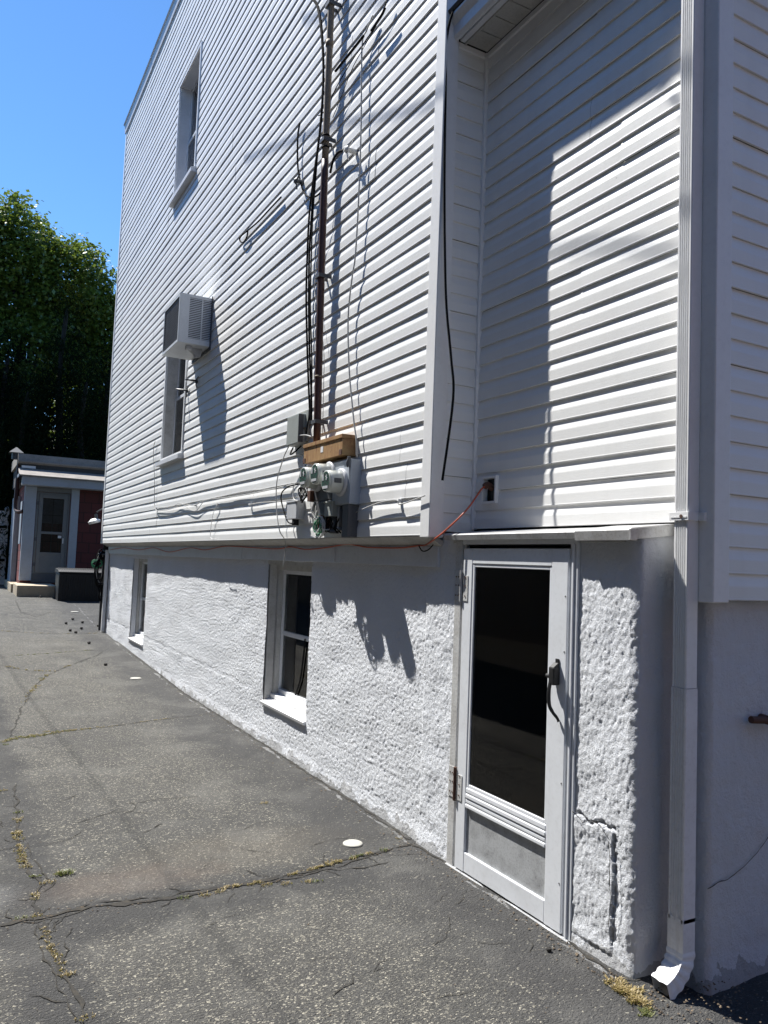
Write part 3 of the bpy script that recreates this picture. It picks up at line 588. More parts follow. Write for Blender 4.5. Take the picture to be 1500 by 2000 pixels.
# eave over the end wall
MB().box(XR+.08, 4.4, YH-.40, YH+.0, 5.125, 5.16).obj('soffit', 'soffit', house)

# ---- stucco basement wall: one displaced skin following the plan outline
path = [(0.0, 16.12), (0.0, 2.53)]
path += [(0.004, 2.508), (0.012, 2.492), (0.026, 2.482), (0.10, 2.485), (0.165, 2.488)] + [(0.19, 2.480), (0.215, 2.462), (0.228, 2.43)] + [(0.232, 2.345), (0.238, 2.322), (0.256, 2.308), (3.6, 2.308)]
S = [0.0]
for a, b in zip(path, path[1:]): S.append(S[-1] + math.dist(a, b))
def at(s):
    for i in range(len(path)-1):
        if s <= S[i+1] + 1e-9:
            t = (s-S[i])/(S[i+1]-S[i]); a, b = path[i], path[i+1]; d = ((b[0]-a[0])/(S[i+1]-S[i]), (b[1]-a[1])/(S[i+1]-S[i])); return (a[0]+(b[0]-a[0])*t, a[1]+(b[1]-a[1])*t), d
cols = []; s = 0.0
HOLES = [(12.62, 13.72, .31, 1.70), (6.12, 7.17, .375, 1.73), (2.85, 3.905, -.5, 1.95)]       # y0,y1,z0,z1
marks = sorted(set(S + [16.12-v for h_ in HOLES for v in h_[:2]]))
while s < S[-1]:
    (x, y), _ = at(s); dist = math.hypot(x-CAM.x, y-CAM.y); cols.append(s); st_ = 0.0019*dist*(1.0 if y > 2.5 else 1.8)
    nx_ = [mk for mk in marks if s + 1e-6 < mk < s + st_*1.4]
    s = nx_[0] if nx_ else s + st_
cols.append(S[-1])
zr = steps(-.15, .30, 56) + steps(.30, .375, 10)[1:] + steps(.375, 1.73, 180)[1:] + steps(1.73, 1.95, 24)[1:]
vs = []; fs = []; cen = []
for s in cols:
    (x, y), d = at(min(s, S[-1]-1e-6)); (_, d2) = at(max(0, s-.02)); (_, d3) = at(min(S[-1]-1e-6, s+.02)); dd = Vector((d2[0]+d3[0], d2[1]+d3[1])).normalized()
    nx_, ny_ = dd.y, -dd.x
    if nx_ > 0 and ny_ > .5: nx_, ny_ = -nx_, -ny_
    nrm = (dd[1], -dd[0])                                             # path runs towards -Y then +X: outward is (-X) then (-Y)
    cen.append(y)
    far = y > 4.25; sunny = y > 2.49
    for z in zr:
        a = 0.0046 if far else 0.0042
        if not sunny: a = 0.0036
        q = Vector((x*38 if not sunny else 0, y*(64 if not far else 42), z*((34 if sunny else 13) if not far else 42)))
        h_ = a*((.75*noise.fractal(q, 0.45, 2.3, 4) + .35*(.5-abs(noise.noise(q*1.35))*1.6)*max(0, .6+noise.noise(q*.23))) if sunny else noise.noise(q)) + (0.006*noise.noise(Vector((y*2.6+x, z*5.5, 1.3)))) + 0.0022*noise.noise(Vector((y*.7+x, z*7.0, 4.4)))
        if y > 2.49 and y < 4.25: h_ += .014 + .004*noise.noise(Vector((y*9, z*9, 2)))     # thicker coat round the door
        if z < .12 and y > 2.0: h_ += (.12-z)*.16*(.6+.8*noise.noise(Vector((y*6, 3, 3))))
        if 4.25 < y and abs(z-(.46+.02*noise.noise(Vector((y*3, 0, 0))))) < .02 and y > 7.5: h_ -= .002
        if far:
            for zc in (.34, .68, .98, 1.27):
                dzc = z-(zc+.012*noise.noise(Vector((y*1.3, zc*9, 0))))
                if abs(dzc) < .03: h_ += .0012*math.sin(dzc/.03*math.pi)*max(0, .4+1.2*noise.noise(Vector((y*.9, zc*5, 6))))
        if 2.53 < y < 2.85:                                           # the broken patch right of the door
            top = .60 + .05*noise.noise(Vector((y*14, 0, 7))); side = 2.60 + .012*noise.noise(Vector((z*11, 2, 7)))
            if z < top and y > side and z > .06: h_ += .006
            if abs(z-top) < .005 and y > side: h_ -= .02
            if abs(y-side) < .003 and .10 < z < top: h_ -= .03
            if side-.03 < y < side and .12 < z < top-.1: h_ -= .005
        vs.append((x + nrm[0]*(-h_)*(-1), y + nrm[1]*h_, z))
nz_ = len(zr)
for i in range(len(cols)-1):
    ym = (cen[i]+cen[i+1])/2; xm = at((cols[i]+cols[i+1])/2)[0][0]
    for j in range(nz_-1):
        zm = (zr[j]+zr[j+1])/2
        if xm < .001 and any(a < ym < b and c < zm < d_ for (a, b, c, d_) in HOLES): continue
        if xm > .2 and zm > 1.70: continue
        fs.append((i*nz_+j, i*nz_+j+1, (i+1)*nz_+j+1, (i+1)*nz_+j))
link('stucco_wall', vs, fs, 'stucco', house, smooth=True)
# cracks in the stucco
sc = MB()
def wall_crack(pts, w, plane):
    P = [Vector(p) for p in pts]; Q = []
    for a, b in zip(P, P[1:]):
        n_ = max(2, int((b-a).length/.02))
        for k in range(n_): Q.append(a+(b-a)*k/n_)
    Q.append(P[-1]); vs_ = []
    for sg in (1, -1):
        for q in Q:
            ww = w*(.4+.9*abs(nz(q.x*25+q.y*25, q.z*25, 2))); j = .01*nz(q.x*16, q.y*16+3, q.z*16)
            vs_.append((q.x, q.y, q.z+j+sg*ww) if plane == 'h' else (q.x, q.y+j+sg*ww, q.z))
    k = len(Q); link('crack', vs_, [(i, i+1, k+i+1, k+i) for i in range(k-1)], 'crack', house)
wall_crack([(.228, 2.300, .42), (.40, 2.299, .45), (.55, 2.299, .52), (.66, 2.299, .60), (.74, 2.299, .62), (.9, 2.299, .55)], .0035, 'h')
wall_crack([(-.034, 2.85, .615), (-.036, 2.78, .585), (-.038, 2.72, .61), (-.036, 2.66, .60), (-.034, 2.61, .55)], .0035, 'h')
wall_crack([(-.036, 2.605, .55), (-.038, 2.60, .42), (-.036, 2.598, .30), (-.036, 2.605, .18)], .0035, 'v')

# ================================================================ windows
def frame_ring(mb, x0, x1, y0, y1, z0, z1, w, wt=None, wb=None, bev=.003):
    wt = wt or w; wb = wb or w
    mb.box(x0, x1, y0, y0+w, z0, z1, bev); mb.box(x0, x1, y1-w, y1, z0, z1, bev)
    mb.box(x0+.001, x1-.001, y0+w, y1-w, z1-wt, z1, bev); mb.box(x0+.001, x1-.001, y0+w, y1-w, z0, z0+wb, bev)
def house_window(y0, y1, z0, z1, label):
    w = MB(); frame_ring(w, XM-.026, XM+.004, y0-.02, y1+.03, z0-.01, z1+.02, .045)
    wo_ = w.obj('window', 'trim', house); wo_['label'] = label
    r = MB(); r.box(XM+.004, .06, y1-.012, y1+.005, z0, z1); r.box(XM+.004, .06, y0-.005, y0+.012, z0, z1); r.box(XM+.004, .06, y0, y1, z1-.012, z1+.005); r.box(XM+.004, .06, y0, y1, z0-.01, z0+.02)
    r.obj('reveal', 'oldwood' if z0 < 5 else 'greytrim', wo_)
    MB().prism([(XM-.085, z0-.075), (XM-.085, z0-.02), (XM+.02, z0+.012), (XM+.02, z0-.075)], 'y', y0-.06, y1+.07).obj('sill', 'greytrim', wo_)
    zm = (z0+z1)/2
    s1 = MB(); frame_ring(s1, .035, .06, y0+.012, y1-.012, zm-.02, z1-.012, .045); s1.obj('sash', 'alum', wo_)
    s2 = MB(); frame_ring(s2, .012, .034, y0+.012, y1-.012, z0+.02, zm+.025, .045); s2.obj('sash', 'alum', wo_)
    MB().box(.046, .050, y0+.05, y1-.05, zm+.02, z1-.05).obj('pane', 'wglass', wo_)
    MB().box(.022, .026, y0+.05, y1-.05, z0+.06, zm-.02).obj('pane', 'wglass', wo_)
    bl = MB()
    for i in range(int((z1-z0)/.05)): bl.box(.12, .123, y0-.05, y1+.05, z0+i*.05, z0+i*.05+.043)
    if z0 > 5: bl.obj('blind', 'lightgrey', wo_)
    else: MB().box(.12, .125, y0-.05, y1+.05, zm, z1).obj('blind', 'lightgrey', wo_)
    sh = MB(); sh.box(.062, .6, y0-.1, y0-.08, z0-.1, z1+.1); sh.box(.062, .6, y1+.08, y1+.1, z0-.1, z1+.1); sh.box(.062, .6, y0-.1, y1+.1, z0-.1, z0-.08); sh.box(.062, .6, y0-.1, y1+.1, z1+.08, z1+.1)
    sh.obj('inner_wall', 'dark', wo_)
house_window(*UWIN, 'upper floor double hung window with a pale sill')
house_window(*LWIN, 'middle floor double hung window beside the air conditioner')
def basement_window(y0, y1, z0, z1, label, curtain=False):
    w = MB(); frame_ring(w, .13, .185, y0+.05, y1-.02, z0+.06, z1-.06, .05, .05, .05)
    wo_ = w.obj('window', 'alum', house); wo_['label'] = label
    r = MB(); r.box(.012, .20, y1-.012, y1+.06, z0-.02, z1+.03); r.box(.012, .20, y0-.06, y0+.012, z0-.02, z1+.03); r.box(-.003, .20, y0-.02, y1+.02, z1-.02, z1+.05)
    r.obj('reveal', 'oldwood' if curtain else 'stucco', wo_)
    j = MB(); j.box(.085, .128, y1-.065, y1-.013, z0+.06, z1-.02, .004); j.box(.085, .128, y0+.013, y0+.045, z0+.06, z1-.02, .004); j.box(.08, .126, y0+.013, y1-.013, z1-.075, z1-.02, .004); j.obj('casing', 'oldwood', wo_)
    MB().prism([(-.022, z0-.035), (-.026, z0-.012), (.10, z0+.028), (.10, z0-.05)], 'y', y0-.004, y1+.004).obj('sill', 'trim', wo_)
    MB().box(.068, .19, y0+.013, y1-.013, z0+.022, z0+.062, .004).obj('sill', 'trim', wo_)
    zm = (z0+z1)/2 - .02
    s_ = MB(); s_.box(.15, .175, y0+.09, y1-.07, zm-.022, zm+.022, .003); s_.obj('sash', 'alum', wo_)
    MB().box(.158, .162, y0+.09, y1-.07, z0+.1, z1-.1).obj('pane', 'wglass', wo_)
    b = MB(); b.box(.196, .6, y0-.02, y0-.01, z0-.1, z1+.1); b.box(.196, .6, y1+.02, y1+.03, z0-.1, z1+.1); b.box(.196, .6, y0-.02, y1+.02, z0-.1, z0-.09); b.box(.196, .6, y0-.02, y1+.02, z1+.05, z1+.06); b.obj('inner_wall', 'dark', wo_)
    if curtain:
        MB().box(.40, .405, y0, y1, z0, zm+.05).obj('curtain', 'oldwood', wo_)
        MB().box(.34, .36, y0, y1-.25, z0+.40, z0+.48).obj('shelf', 'lightgrey', wo_)
        MB().tube([(.145, y0+.42, zm+.0), (.146, y0+.45, z0+.45), (.146, y0+.50, z0+.25), (.145, y0+.60, z0+.10)], .008, 6).obj('cord', 'black', wo_)
basement_window(6.12, 7.17, .40, 1.72, 'nearer basement window with a black cord behind its lower pane', True)
basement_window(12.62, 13.72, .335, 1.69, 'farther basement window in a deep white reveal')

# ================================================================ storm door
door = MB(); XD = -.034                                                # leaf face
LE = MB()
LE.box(XD, XD+.03, 3.725, 3.815, .02, 1.855, .004)                      # hinge stile
LE.box(XD, XD+.03, 2.915, 3.035, .02, 1.855, .004)                      # lock stile
LE.box(XD+.001, XD+.029, 3.035, 3.725, 1.765, 1.855, .004)              # top rail
for a, b, dx in ((.462, .492, .0), (.432, .459, -.003), (.405, .429, .0), (.378, .402, -.003)): LE.box(XD+dx, XD+.029, 3.036, 3.724, a, b, .006)
LE.box(XD+.001, XD+.029, 3.035, 3.725, .022, .13, .004)
dr = LE.obj('door', 'alum', house); dr['label'] = 'white aluminium storm door with a dark glass and a grey lower panel'
gs = MB(); frame_ring(gs, XD+.004, XD+.020, 3.036, 3.724, .493, 1.764, .018); gs.obj('glazing_strip', 'alum', dr)
MB().box(XD+.012, XD+.015, 3.054, 3.706, .510, 1.747).obj('pane', 'glass', dr)
MB().box(XD+.014, XD+.020, 3.036, 3.724, .131, .377).obj('kick_panel', 'kick', dr)
db = MB()
db.box(.16, .20, 2.86, 3.90, 0, 1.9, 0); 
for (a, b, c_, e) in ((3.45, 3.72, 1.0, 1.65), (3.05, 3.33, 1.0, 1.65), (3.45, 3.72, .2, .8), (3.05, 3.33, .2, .8)): db.box(.150, .158, a, b, c_, e, .006)
db.obj('inner_door', 'innerdoor', dr)
bx_ = MB(); bx_.box(.0, .16, 3.86, 3.90, 0, 1.9); bx_.box(.0, .16, 2.85, 2.87, 0, 1.9); bx_.box(.0, .16, 2.87, 3.86, 1.87, 1.9); bx_.box(.0, .16, 2.87, 3.86, -.05, .012); bx_.obj('reveal', 'dark', dr)
jb = MB(); jb.box(-.030, .01, 3.838, 3.905, -.02, 1.90, .004); jb.box(-.012, .01, 3.816, 3.838, 0, 1.9, .002)
jb.obj('door_jamb', 'oldwood', house)
jr = MB(); jr.box(-.022, .01, 2.897, 2.914, -.02, 1.88, .002); jr.box(-.034, .01, 2.878, 2.892, -.02, 1.88, .003); jr.box(-.026, .01, 2.856, 2.875, -.02, 1.88, .003); jr.box(-.012, .01, 2.835, 2.853, -.02, 1.9, .003)
jr.box(-.028, .01, 2.856, 3.838, 1.878, 1.906, .003); jr.obj('door_jamb', 'alum', house)
MB().box(-.046, .0, 2.84, 3.90, -.03, .013, .006).obj('threshold', 'stucco', house)
for (z0, z1, mt) in ((1.545, 1.725, 'alum'), (.40, .575, 'rust')):
    hg = MB(); hg.box(-.0335, -.030, 3.842, 3.902, z0, z1, .001); hg.box(-.0375, -.0345, 3.76, 3.808, z0, z1-.03, .001); hg.cyl((-.040, 3.826, z0-.005), (-.040, 3.826, z1), .008, seg=10)
    h_ = hg.obj('hinge', 'oldwood', dr)
    if mt == 'rust': MB().cyl((-.0405, 3.826, z0-.01), (-.0405, 3.826, z1+.005), .0095, seg=10).obj('hinge_pin', 'rust', h_)
    for dz in (.03, .09, .14):
        for y in (3.86, 3.884, 3.785): MB().cyl((-.0345 if y > 3.82 else -.0385, y, z0+dz), (-.037 if y > 3.82 else -.041, y, z0+dz), .0045, seg=8).obj('screw', 'rust', h_)
hd = MB(); hd.box(XD-.042, XD-.001, 2.955, 2.995, 1.185, 1.272, .006); hd.prism([(XD-.04, 1.272), (XD-.012, 1.292), (XD-.002, 1.292), (XD-.002, 1.27)], 'y', 2.96, 2.99)
hd.cyl((XD-.03, 2.995, 1.225), (XD-.03, 3.018, 1.225), .011, seg=12)
hd.tube([(XD-.036, 2.985, 1.20), (XD-.045, 2.984, 1.15), (XD-.044, 2.980, 1.09), (XD-.032, 2.968, 1.055), (XD-.016, 2.955, 1.030), (XD-.008, 2.95, 1.012)], [.009, .0095, .009, .008, .007, .009], 8)
hd.box(XD-.006, XD, 2.962, 2.988, 1.285, 1.312, .003); hd.obj('handle', 'blackplastic', dr)
for z in (.72, 1.35, 1.62, .25): MB().cyl((XD-.002, 2.93, z), (XD, 2.93, z), .004, seg=8).obj('screw', 'darkmetal', dr)

# ledge over the door
lg = MB()
lg.prism([(-.066, 1.902), (-.072, 1.932), (-.060, 1.940), (XR+.01, 1.975), (XR+.01, 1.945), (-.02, 1.915), (-.02, 1.902)], 'y', 2.83, 3.985)
lg.obj('ledge', 'flash', house)
lg = MB(); lg.prism([(-.074, 1.892), (-.078, 1.936), (-.064, 1.946), (XR+.01, 1.981), (XR+.01, 1.95), (-.03, 1.915), (-.03, 1.892)], 'y', 2.482, 2.829)
lg.prism([(-.082, 1.894), (-.082, 1.940), (XR+.0, 1.979), (XR+.0, 1.925)], 'y', 2.470, 2.4815)
lg.obj('ledge', 'flash', house)
MB().box(-.02, .0, 2.56, 3.95, 1.885, 1.905, .003).obj('ledge_board', 'oldwood', house)

# downspout
dx0, dx1, dy0, dy1 = .105, .172, 2.322, 2.398
def fluted(x0, x1, y0, y1, nfl=5):
    P = [(x1, y0), (x0, y0)]
    w = (y1-y0)
    P = [(x1, y0), (x0+.004, y0), (x0, y0+.004)]
    for i in range(nfl):
        c0 = y0+.010+(w-.020)*i/nfl; st_ = (w-.020)/nfl
        P += [(x0, c0+st_*.12), (x0+.006, c0+st_*.35), (x0+.006, c0+st_*.65), (x0, c0+st_*.88)]
    P += [(x0, y1-.004), (x0+.004, y1), (x1, y1)]
    return P
ds = MB(); ds.prism(fluted(dx0, dx1, dy0, dy1), 'z', 1.262, 5.13)
dsp = ds.obj('downspout', 'trim', house)
ds = MB(); ds.prism(fluted(dx0-.003, dx1+.003, dy0-.003, dy1+.003), 'z', .285, 1.26); ds.obj('lower_pipe', 'spout', dsp)
stp = MB(); stp.box(dx0-.008, dx0-.0015, dy0-.008, dy1+.02, 1.985, 2.022, .001); stp.box(dx0-.002, XR-.015, dy0-.0082, dy0-.0015, 1.985, 2.022, .001); stp.box(dx0-.010, dx0-.0085, dy0+.0, dy1+.01, 1.997, 2.003); stp.box(XR-.04, XR-.0, dy0-.04, dy0-.002, 1.985, 2.022, .001)
stp.obj('strap', 'trim', dsp)
MB().cyl((dx0-.0105, 2.35, 2.003), (dx0-.013, 2.35, 2.003), .008, seg=10).obj('screw', 'rust', dsp)
# elbow: ribbed sleeve bending out over the driveway
el_ = MB(); vs = []; fs = []; NP = 30; sec = []
cx, cy = (dx0+dx1)/2, (dy0+dy1)/2
for i in range(NP+1):
    t = i/NP
    if t < .38: p = (cx, cy, .30-.14*t/.38); a = 0
    else:
        u_ = (t-.38)/.62; a = u_*math.radians(72); Rb = .16; p = (cx-Rb*(1-math.cos(a))-.03*u_, cy-.02*u_, .16-Rb*math.sin(a)*.78)
    rib = .0025*(1 if (t > .38 and (i % 4) < 2) else 0) + .003
    hx = (dx1-dx0)/2+rib; hy = (dy1-dy0)/2+rib
    ax = (math.cos(a), -math.sin(a)*-1)                                # local across axis in xz
    for (sx_, sy_) in ((-1, -1), (-1, -.5), (-.86, 0), (-1, .5), (-1, 1), (1, 1), (1, -1)):
        lx_ = sx_*hx; vs.append((p[0]+lx_*math.cos(a), p[1]+sy_*hy, p[2]-lx_*math.sin(a)*1.0))
m_ = 7
for i in range(NP): fs += [(i*m_+k, i*m_+(k+1) % m_, (i+1)*m_+(k+1) % m_, (i+1)*m_+k) for k in range(m_)]
el_.add(vs, fs); e_ = el_.obj('elbow', 'spout', dsp)
md = e_.modifiers.new('thickness', 'SOLIDIFY'); md.thickness = .002; md.offset = -1
# white corner pipe at the far end of the wall
MB().box(-.075, -.01, 16.13, 16.20, .20, 1.80, .006).obj('downspout', 'trim', house)
# pipe stub in the end wall
pp = MB(); pp.cyl((.575, 2.305, 1.115), (.575, 2.255, 1.11), .020, seg=12); pp.tube([(.47, 2.275, 1.118), (.56, 2.268, 1.112), (.75, 2.266, 1.105)], .016, 10, 2)
tag(pp.obj('rusty_pipe', 'rust'), 'short rusty iron pipe fixed to the shaded stucco end wall right of the downspout', 'pipe')

# outdoor outlet in the recess
ot = thing('outdoor_outlet', (XR, 3.87, 2.22), 'uncovered electrical outlet in a white box cut into the recessed siding', 'outlet')
q = MB(); frame_ring(q, XR-.030, XR+.01, OUT[0]-.004, OUT[1]+.004, OUT[2]-.003, OUT[3]+.003, .016); q.obj('outlet_frame', 'trim', ot)
MB().box(XR+.02, XR+.03, OUT[0], OUT[1], OUT[2], OUT[3]).obj('outlet_back', 'blackplastic', ot)
MB().box(XR-.004, XR+.02, 3.83, 3.875, 2.165, 2.285, .004).obj('socket', 'blackplastic', ot)

# extension cord: plug, then along the fascia, in one thing
cord = thing('extension_cord', (-.045, 4.1, 1.9), 'orange extension cord running from the outlet and sagging along the fascia below the siding', 'cord')
MB().tube(W['cord_up'] + W['cord_low'][1:], .0052, 7, 6).obj('cable', 'orange', cord)
pg = MB(); pg.tube([(XR-.005, 3.858, 2.232), (.155, 3.856, 2.25), (.125, 3.85, 2.235)], [.020, .021, .012], 10, 3); pg.obj('plug', 'rust', cord)
tag(MB().tube(W['cord_tail'], .004, 6).obj('cable_loop', 'black'), 'short black cable loop hooked on the fascia under the near siding corner', 'cable')

# ================================================================ air conditioner
ac = thing('air_conditioner', (-.32, 9.57, 4.3), 'grey white window air conditioner sticking out of the siding above the lower window', 'air conditioner')
x0, x1, y0, y1, z0, z1 = -.53, -.10, 9.17, 9.97, 4.285, 4.865
b = MB(); b.box(x0+.012, x1, y0, y0+.012, z0, z0+.055); b.box(x0+.012, x1, y0, y0+.012, z1-.03, z1); b.box(x0+.012, x0+.12, y0, y0+.012, z0+.055, z1-.03); b.box(x1-.03, x1, y0, y0+.012, z0+.055, z1-.03); b.box(-.262, -.248, y0, y0+.012, z0+.055, z1-.03)
b.box(x0+.012, x1, y1-.012, y1, z0, z1); b.box(x0, x1, y0, y1, z1, z1+.008, .002); b.box(x0, x1, y0, y1, z0-.008, z0, .002)
frame_ring(b, x0, x0+.012, y0, y1, z0, z1, .028)
b.obj('case', 'acwhite', ac)
lv = MB(); k = 0
for (a, c_) in ((x0+.12, -.262), (-.248, x1-.03)):
    z = z0+.060
    while z < z1-.035:
        lv.prism([(y0+.001, z), (y0+.004, z+.011), (y0+.007, z+.011), (y0+.004, z)], 'x', a, c_); z += .0215
lv.obj('louvre', 'acwhite', ac)
MB().box(x0+.022, x1, y0+.030, y0+.034, z0+.01, z1-.01).obj('louvre_back', 'acdark', ac)
co = MB(); co.box(x0+.016, x0+.020, y0+.028, y1-.028, z0+.028, z1-.028); co.obj('coil', 'acdark', ac)
gr = MB()
for i in range(1, 15): yy = y0+.028+(y1-y0-.056)*i/15; gr.box(x0+.006, x0+.009, yy-.0018, yy+.0018, z0+.028, z1-.028)
for i in range(1, 17): zz = z0+.028+(z1-z0-.056)*i/17; gr.box(x0+.003, x0+.006, y0+.028, y1-.028, zz-.0018, zz+.0018)
gr.obj('grille', 'darkmetal', ac)
fl = MB(); fl.box(XM-.028, XM-.018, y0-.02, y0, z0-.01, z1+.03); fl.box(XM-.028, XM-.005, y0-.012, y1+.01, z0-.05, z0-.012); fl.obj('mounting_flange', 'darkmetal', ac)
br = MB()
br.prism([(-.36, z0-.008), (-.18, z0-.008), (-.20, z0-.10), (-.27, z0-.075)], 'y', y0+.18, y0+.26); br.box(-.40, -.33, y0+.10, y0+.16, z0-.05, z0-.008, .004); br.cyl((-.26, y0+.22, z0-.008), (-.24, y0+.22, z0-.11), .04, .03, 12)
br.obj('drain_bracket', 'lightgrey', ac)

# two hooks below it
for i, (y, z, lab) in enumerate(((9.70, 3.96, 'small dark metal hook on the siding in the shadow under the air conditioner'), (10.16, 3.92, 'small dark metal hook on the siding at the edge of the lower window'))):
    h_ = MB(); h_.cyl((XM-.01, y, z), (XM-.03, y, z-.03), .018, .012, 8); h_.tube([(XM-.02, y, z), (XM-.09, y+.03, z+.005), (XM-.14, y+.10, z+.02)], [.013, .010, .006], 6, 3); h_.tube([(XM-.02, y, z), (XM-.03, y-.05, z+.02), (XM-.02, y-.09, z+.035)], [.010, .008, .006], 6, 3); h_.tube([(XM-.02, y, z), (XM-.03, y-.01, z-.05), (XM-.015, y-.015, z-.09)], .007, 6, 3)
    tag(h_.obj('wall_hook', 'darkmetal'), lab, 'hook', 'hooks under the air conditioner')

# ================================================================ electric service
mast = thing('conduit_mast', (-.2, 5.72, 2.68), 'tall electric conduit mast, brown below and beige above, running up the siding', 'conduit')
MB().tube([(-.2, 5.675, 2.66), (-.2, 5.72, 3.6), (-.2, 5.755, 4.6), (-.2, 5.763, 5.06)], .030, 16, 3).obj('lower_pipe', 'brownpipe', mast, True)
MB().tube([(-.2, 5.763, 5.062), (-.2, 5.775, 6.0), (-.2, 5.80, 8.2)], .028, 16, 3).obj('upper_pipe', 'galv', mast, True)
for z, y in ((6.05, 5.776), (5.16, 5.764), (5.26, 5.765), (3.22, 5.70)): MB().cyl((-.2, y, z), (-.2, y, z+(.05 if z > 6 else .014)), .0335, seg=16).obj('coupling', 'galv' if z > 6 or z < 4 else 'black', mast, True)
for z, y in ((4.05, 5.74), (5.21, 5.764), (6.4, 5.78), (2.84, 5.685)):
    q = MB(); q.box(-.2-.036, XM+.0, y-.045, y-.032, z, z+.03); q.box(-.2-.036, XM, y+.032, y+.045, z, z+.03); q.box(-.238, -.232, y-.045, y+.045, z, z+.03); q.obj('pipe_clamp', 'darkmetal', mast)
for i, (k, r, mt, lab) in enumerate((
    ('black_a', .0088, 'black', 'leftmost of the thick black cables hanging left of the conduit mast'),
    ('black_b', .0088, 'black', 'thick black cable hanging between the leftmost one and the conduit mast'),
    ('black_c', .0065, 'black', 'thinner black cable crossing the thick ones down to the grey box'),
    ('thin_d', .0028, 'greycable', 'thin pale wire winding across the brown conduit mast'),
    ('grey_wire', .0062, 'greycable', 'long pale grey cable hanging right of the mast down to the rusty trough'),
    ('thin_cable_right', .0045, 'black', 'thin black cable slanting up to the right from the beige mast'),
    ('thin_b', .003, 'black', 'thinnest dark wire hanging below the slanting black cable'),
    ('lash', .011, 'black', 'thick black cable stub slanting over the siding right of the mast'),
    ('lash2', .010, 'black', 'short thick black splice at the top of the slanting cables'),
    ('loop_a', .0085, 'black', 'black cable bending round the insulator left of the mast'),
    ('arc_b', .0105, 'black', 'black cable arching from the mast to the white insulator on its right'),
    ('thin_loop', .0085, 'black', 'thin dark wire ending in a small loop on the siding'),
    ('white_c', .0050, 'greycable', 'upper of the two pale cables running along the siding to the meters'),
    ('white_d', .0040, 'greycable', 'lower of the two pale cables running along the siding to the meters'),
    ('white_e', .0055, 'greycable', 'short pale cable stub pinned to the siding left of the small grey box'),
    ('rope_f', .0032, 'whitecable', 'thin white string hooked over the last siding course'),
    ('long_arc', .0050, 'greycable', 'pale cable arching out from the mast foot and down over the fascia'),
    ('grey_f', .0042, 'greycable', 'grey wire running right from the meter box to a pin in the siding'),
    ('black_post', .0080, 'black', 'black cable hanging down the white corner post from the gutter'))):
    tag(MB().tube(W[k], r, 7, 6).obj('cable', mt, None, True), lab, 'cable')
k0 = MB(); k0.tube([(-.15, 6.12, 2.72), (-.20, 6.16, 2.66), (-.20, 6.24, 2.655), (-.16, 6.28, 2.72)], .007, 6); tag(k0.obj('cable', 'black'), 'black cable loop under the tall grey box', 'cable')
for key, lab in (('insul_a', 'small dark cable insulator on the siding left of the mast'), ('insul_b', 'white cable insulator on the siding right of the mast')):
    x, y, z = W[key][0]; q = MB(); q.cyl((XM-.01, y, z), (x-.03, y, z), .022, .018, 12); q.cyl((x-.03, y, z), (x-.05, y, z), .030, .012, 12); q.tube([(x-.02, y+.07, z+.02), (x-.03, y, z), (x-.02, y-.07, z+.04)], .008, 6, 3); q.tube([(x-.03, y, z), (x-.02, y-.01, z-.08)], .007, 6)
    tag(q.obj('wire_insulator', 'darkmetal' if key == 'insul_a' else 'whitecable'), lab, 'insulator', 'insulators beside the mast')

tr = thing('wiring_trough', (-.18, 5.46, 2.53), 'rusty yellow metal wiring trough under the conduit mast', 'wiring trough')
q = MB(); q.prism([(-.241, 2.53), (-.241, 2.672), (XM+.0, 2.672), (XM+.0, 2.53)], 'y', 5.115, 5.835); q.obj('box', 'trough', tr)
MB().box(-.249, XM, 5.108, 5.842, 2.655, 2.684, .002).obj('lid', 'trough', tr)
MB().box(-.2435, -.2412, 5.455, 5.50, 2.585, 2.63).obj('sticker', 'trim', tr)
for (y, z) in ((5.14, 2.55), (5.82, 2.55)): MB().box(-.2455, -.2412, y-.022, y+.022, z-.02, z+.022, .003).obj('latch', 'rust', tr)

mb_ = thing('meter_box', (-.18, 5.11, 2.16), 'tall blue grey meter box carrying the nearest electric meter', 'meter box')
MB().box(-.216, XM+.0, 5.015, 5.310, 2.165, 2.495, .006).obj('box', 'meterbox', mb_)
q = MB(); q.box(-.2195, -.2165, 5.03, 5.30, 2.175, 2.48, .002); q.box(-.222, -.214, 5.025, 5.305, 2.478, 2.488, .002); q.obj('cover', 'meterbox', mb_)
q = MB(); q.box(-.234, -.214, 5.02, 5.04, 2.435, 2.51, .003); q.tube([(-.228, 5.03, 2.50), (-.240, 5.03, 2.46), (-.230, 5.032, 2.43)], .005, 6); q.obj('latch', 'darkmetal', mb_)
m2 = thing('meter_box', (-.18, 5.45, 2.15), 'dark meter box between the trough and the pipes behind the two farther meters', 'meter box')
MB().box(-.212, XM, 5.325, 5.74, 2.215, 2.50, .006).obj('box', 'darkmetal', m2)
MB().box(-.215, XM, 5.30, 5.66, 2.10, 2.21, .004).obj('lower_box', 'darkmetal', m2)
MB().box(-.150, XM, 5.16, 5.64, 1.985, 2.225, .003).obj('backboard', 'brownpipe', m2)
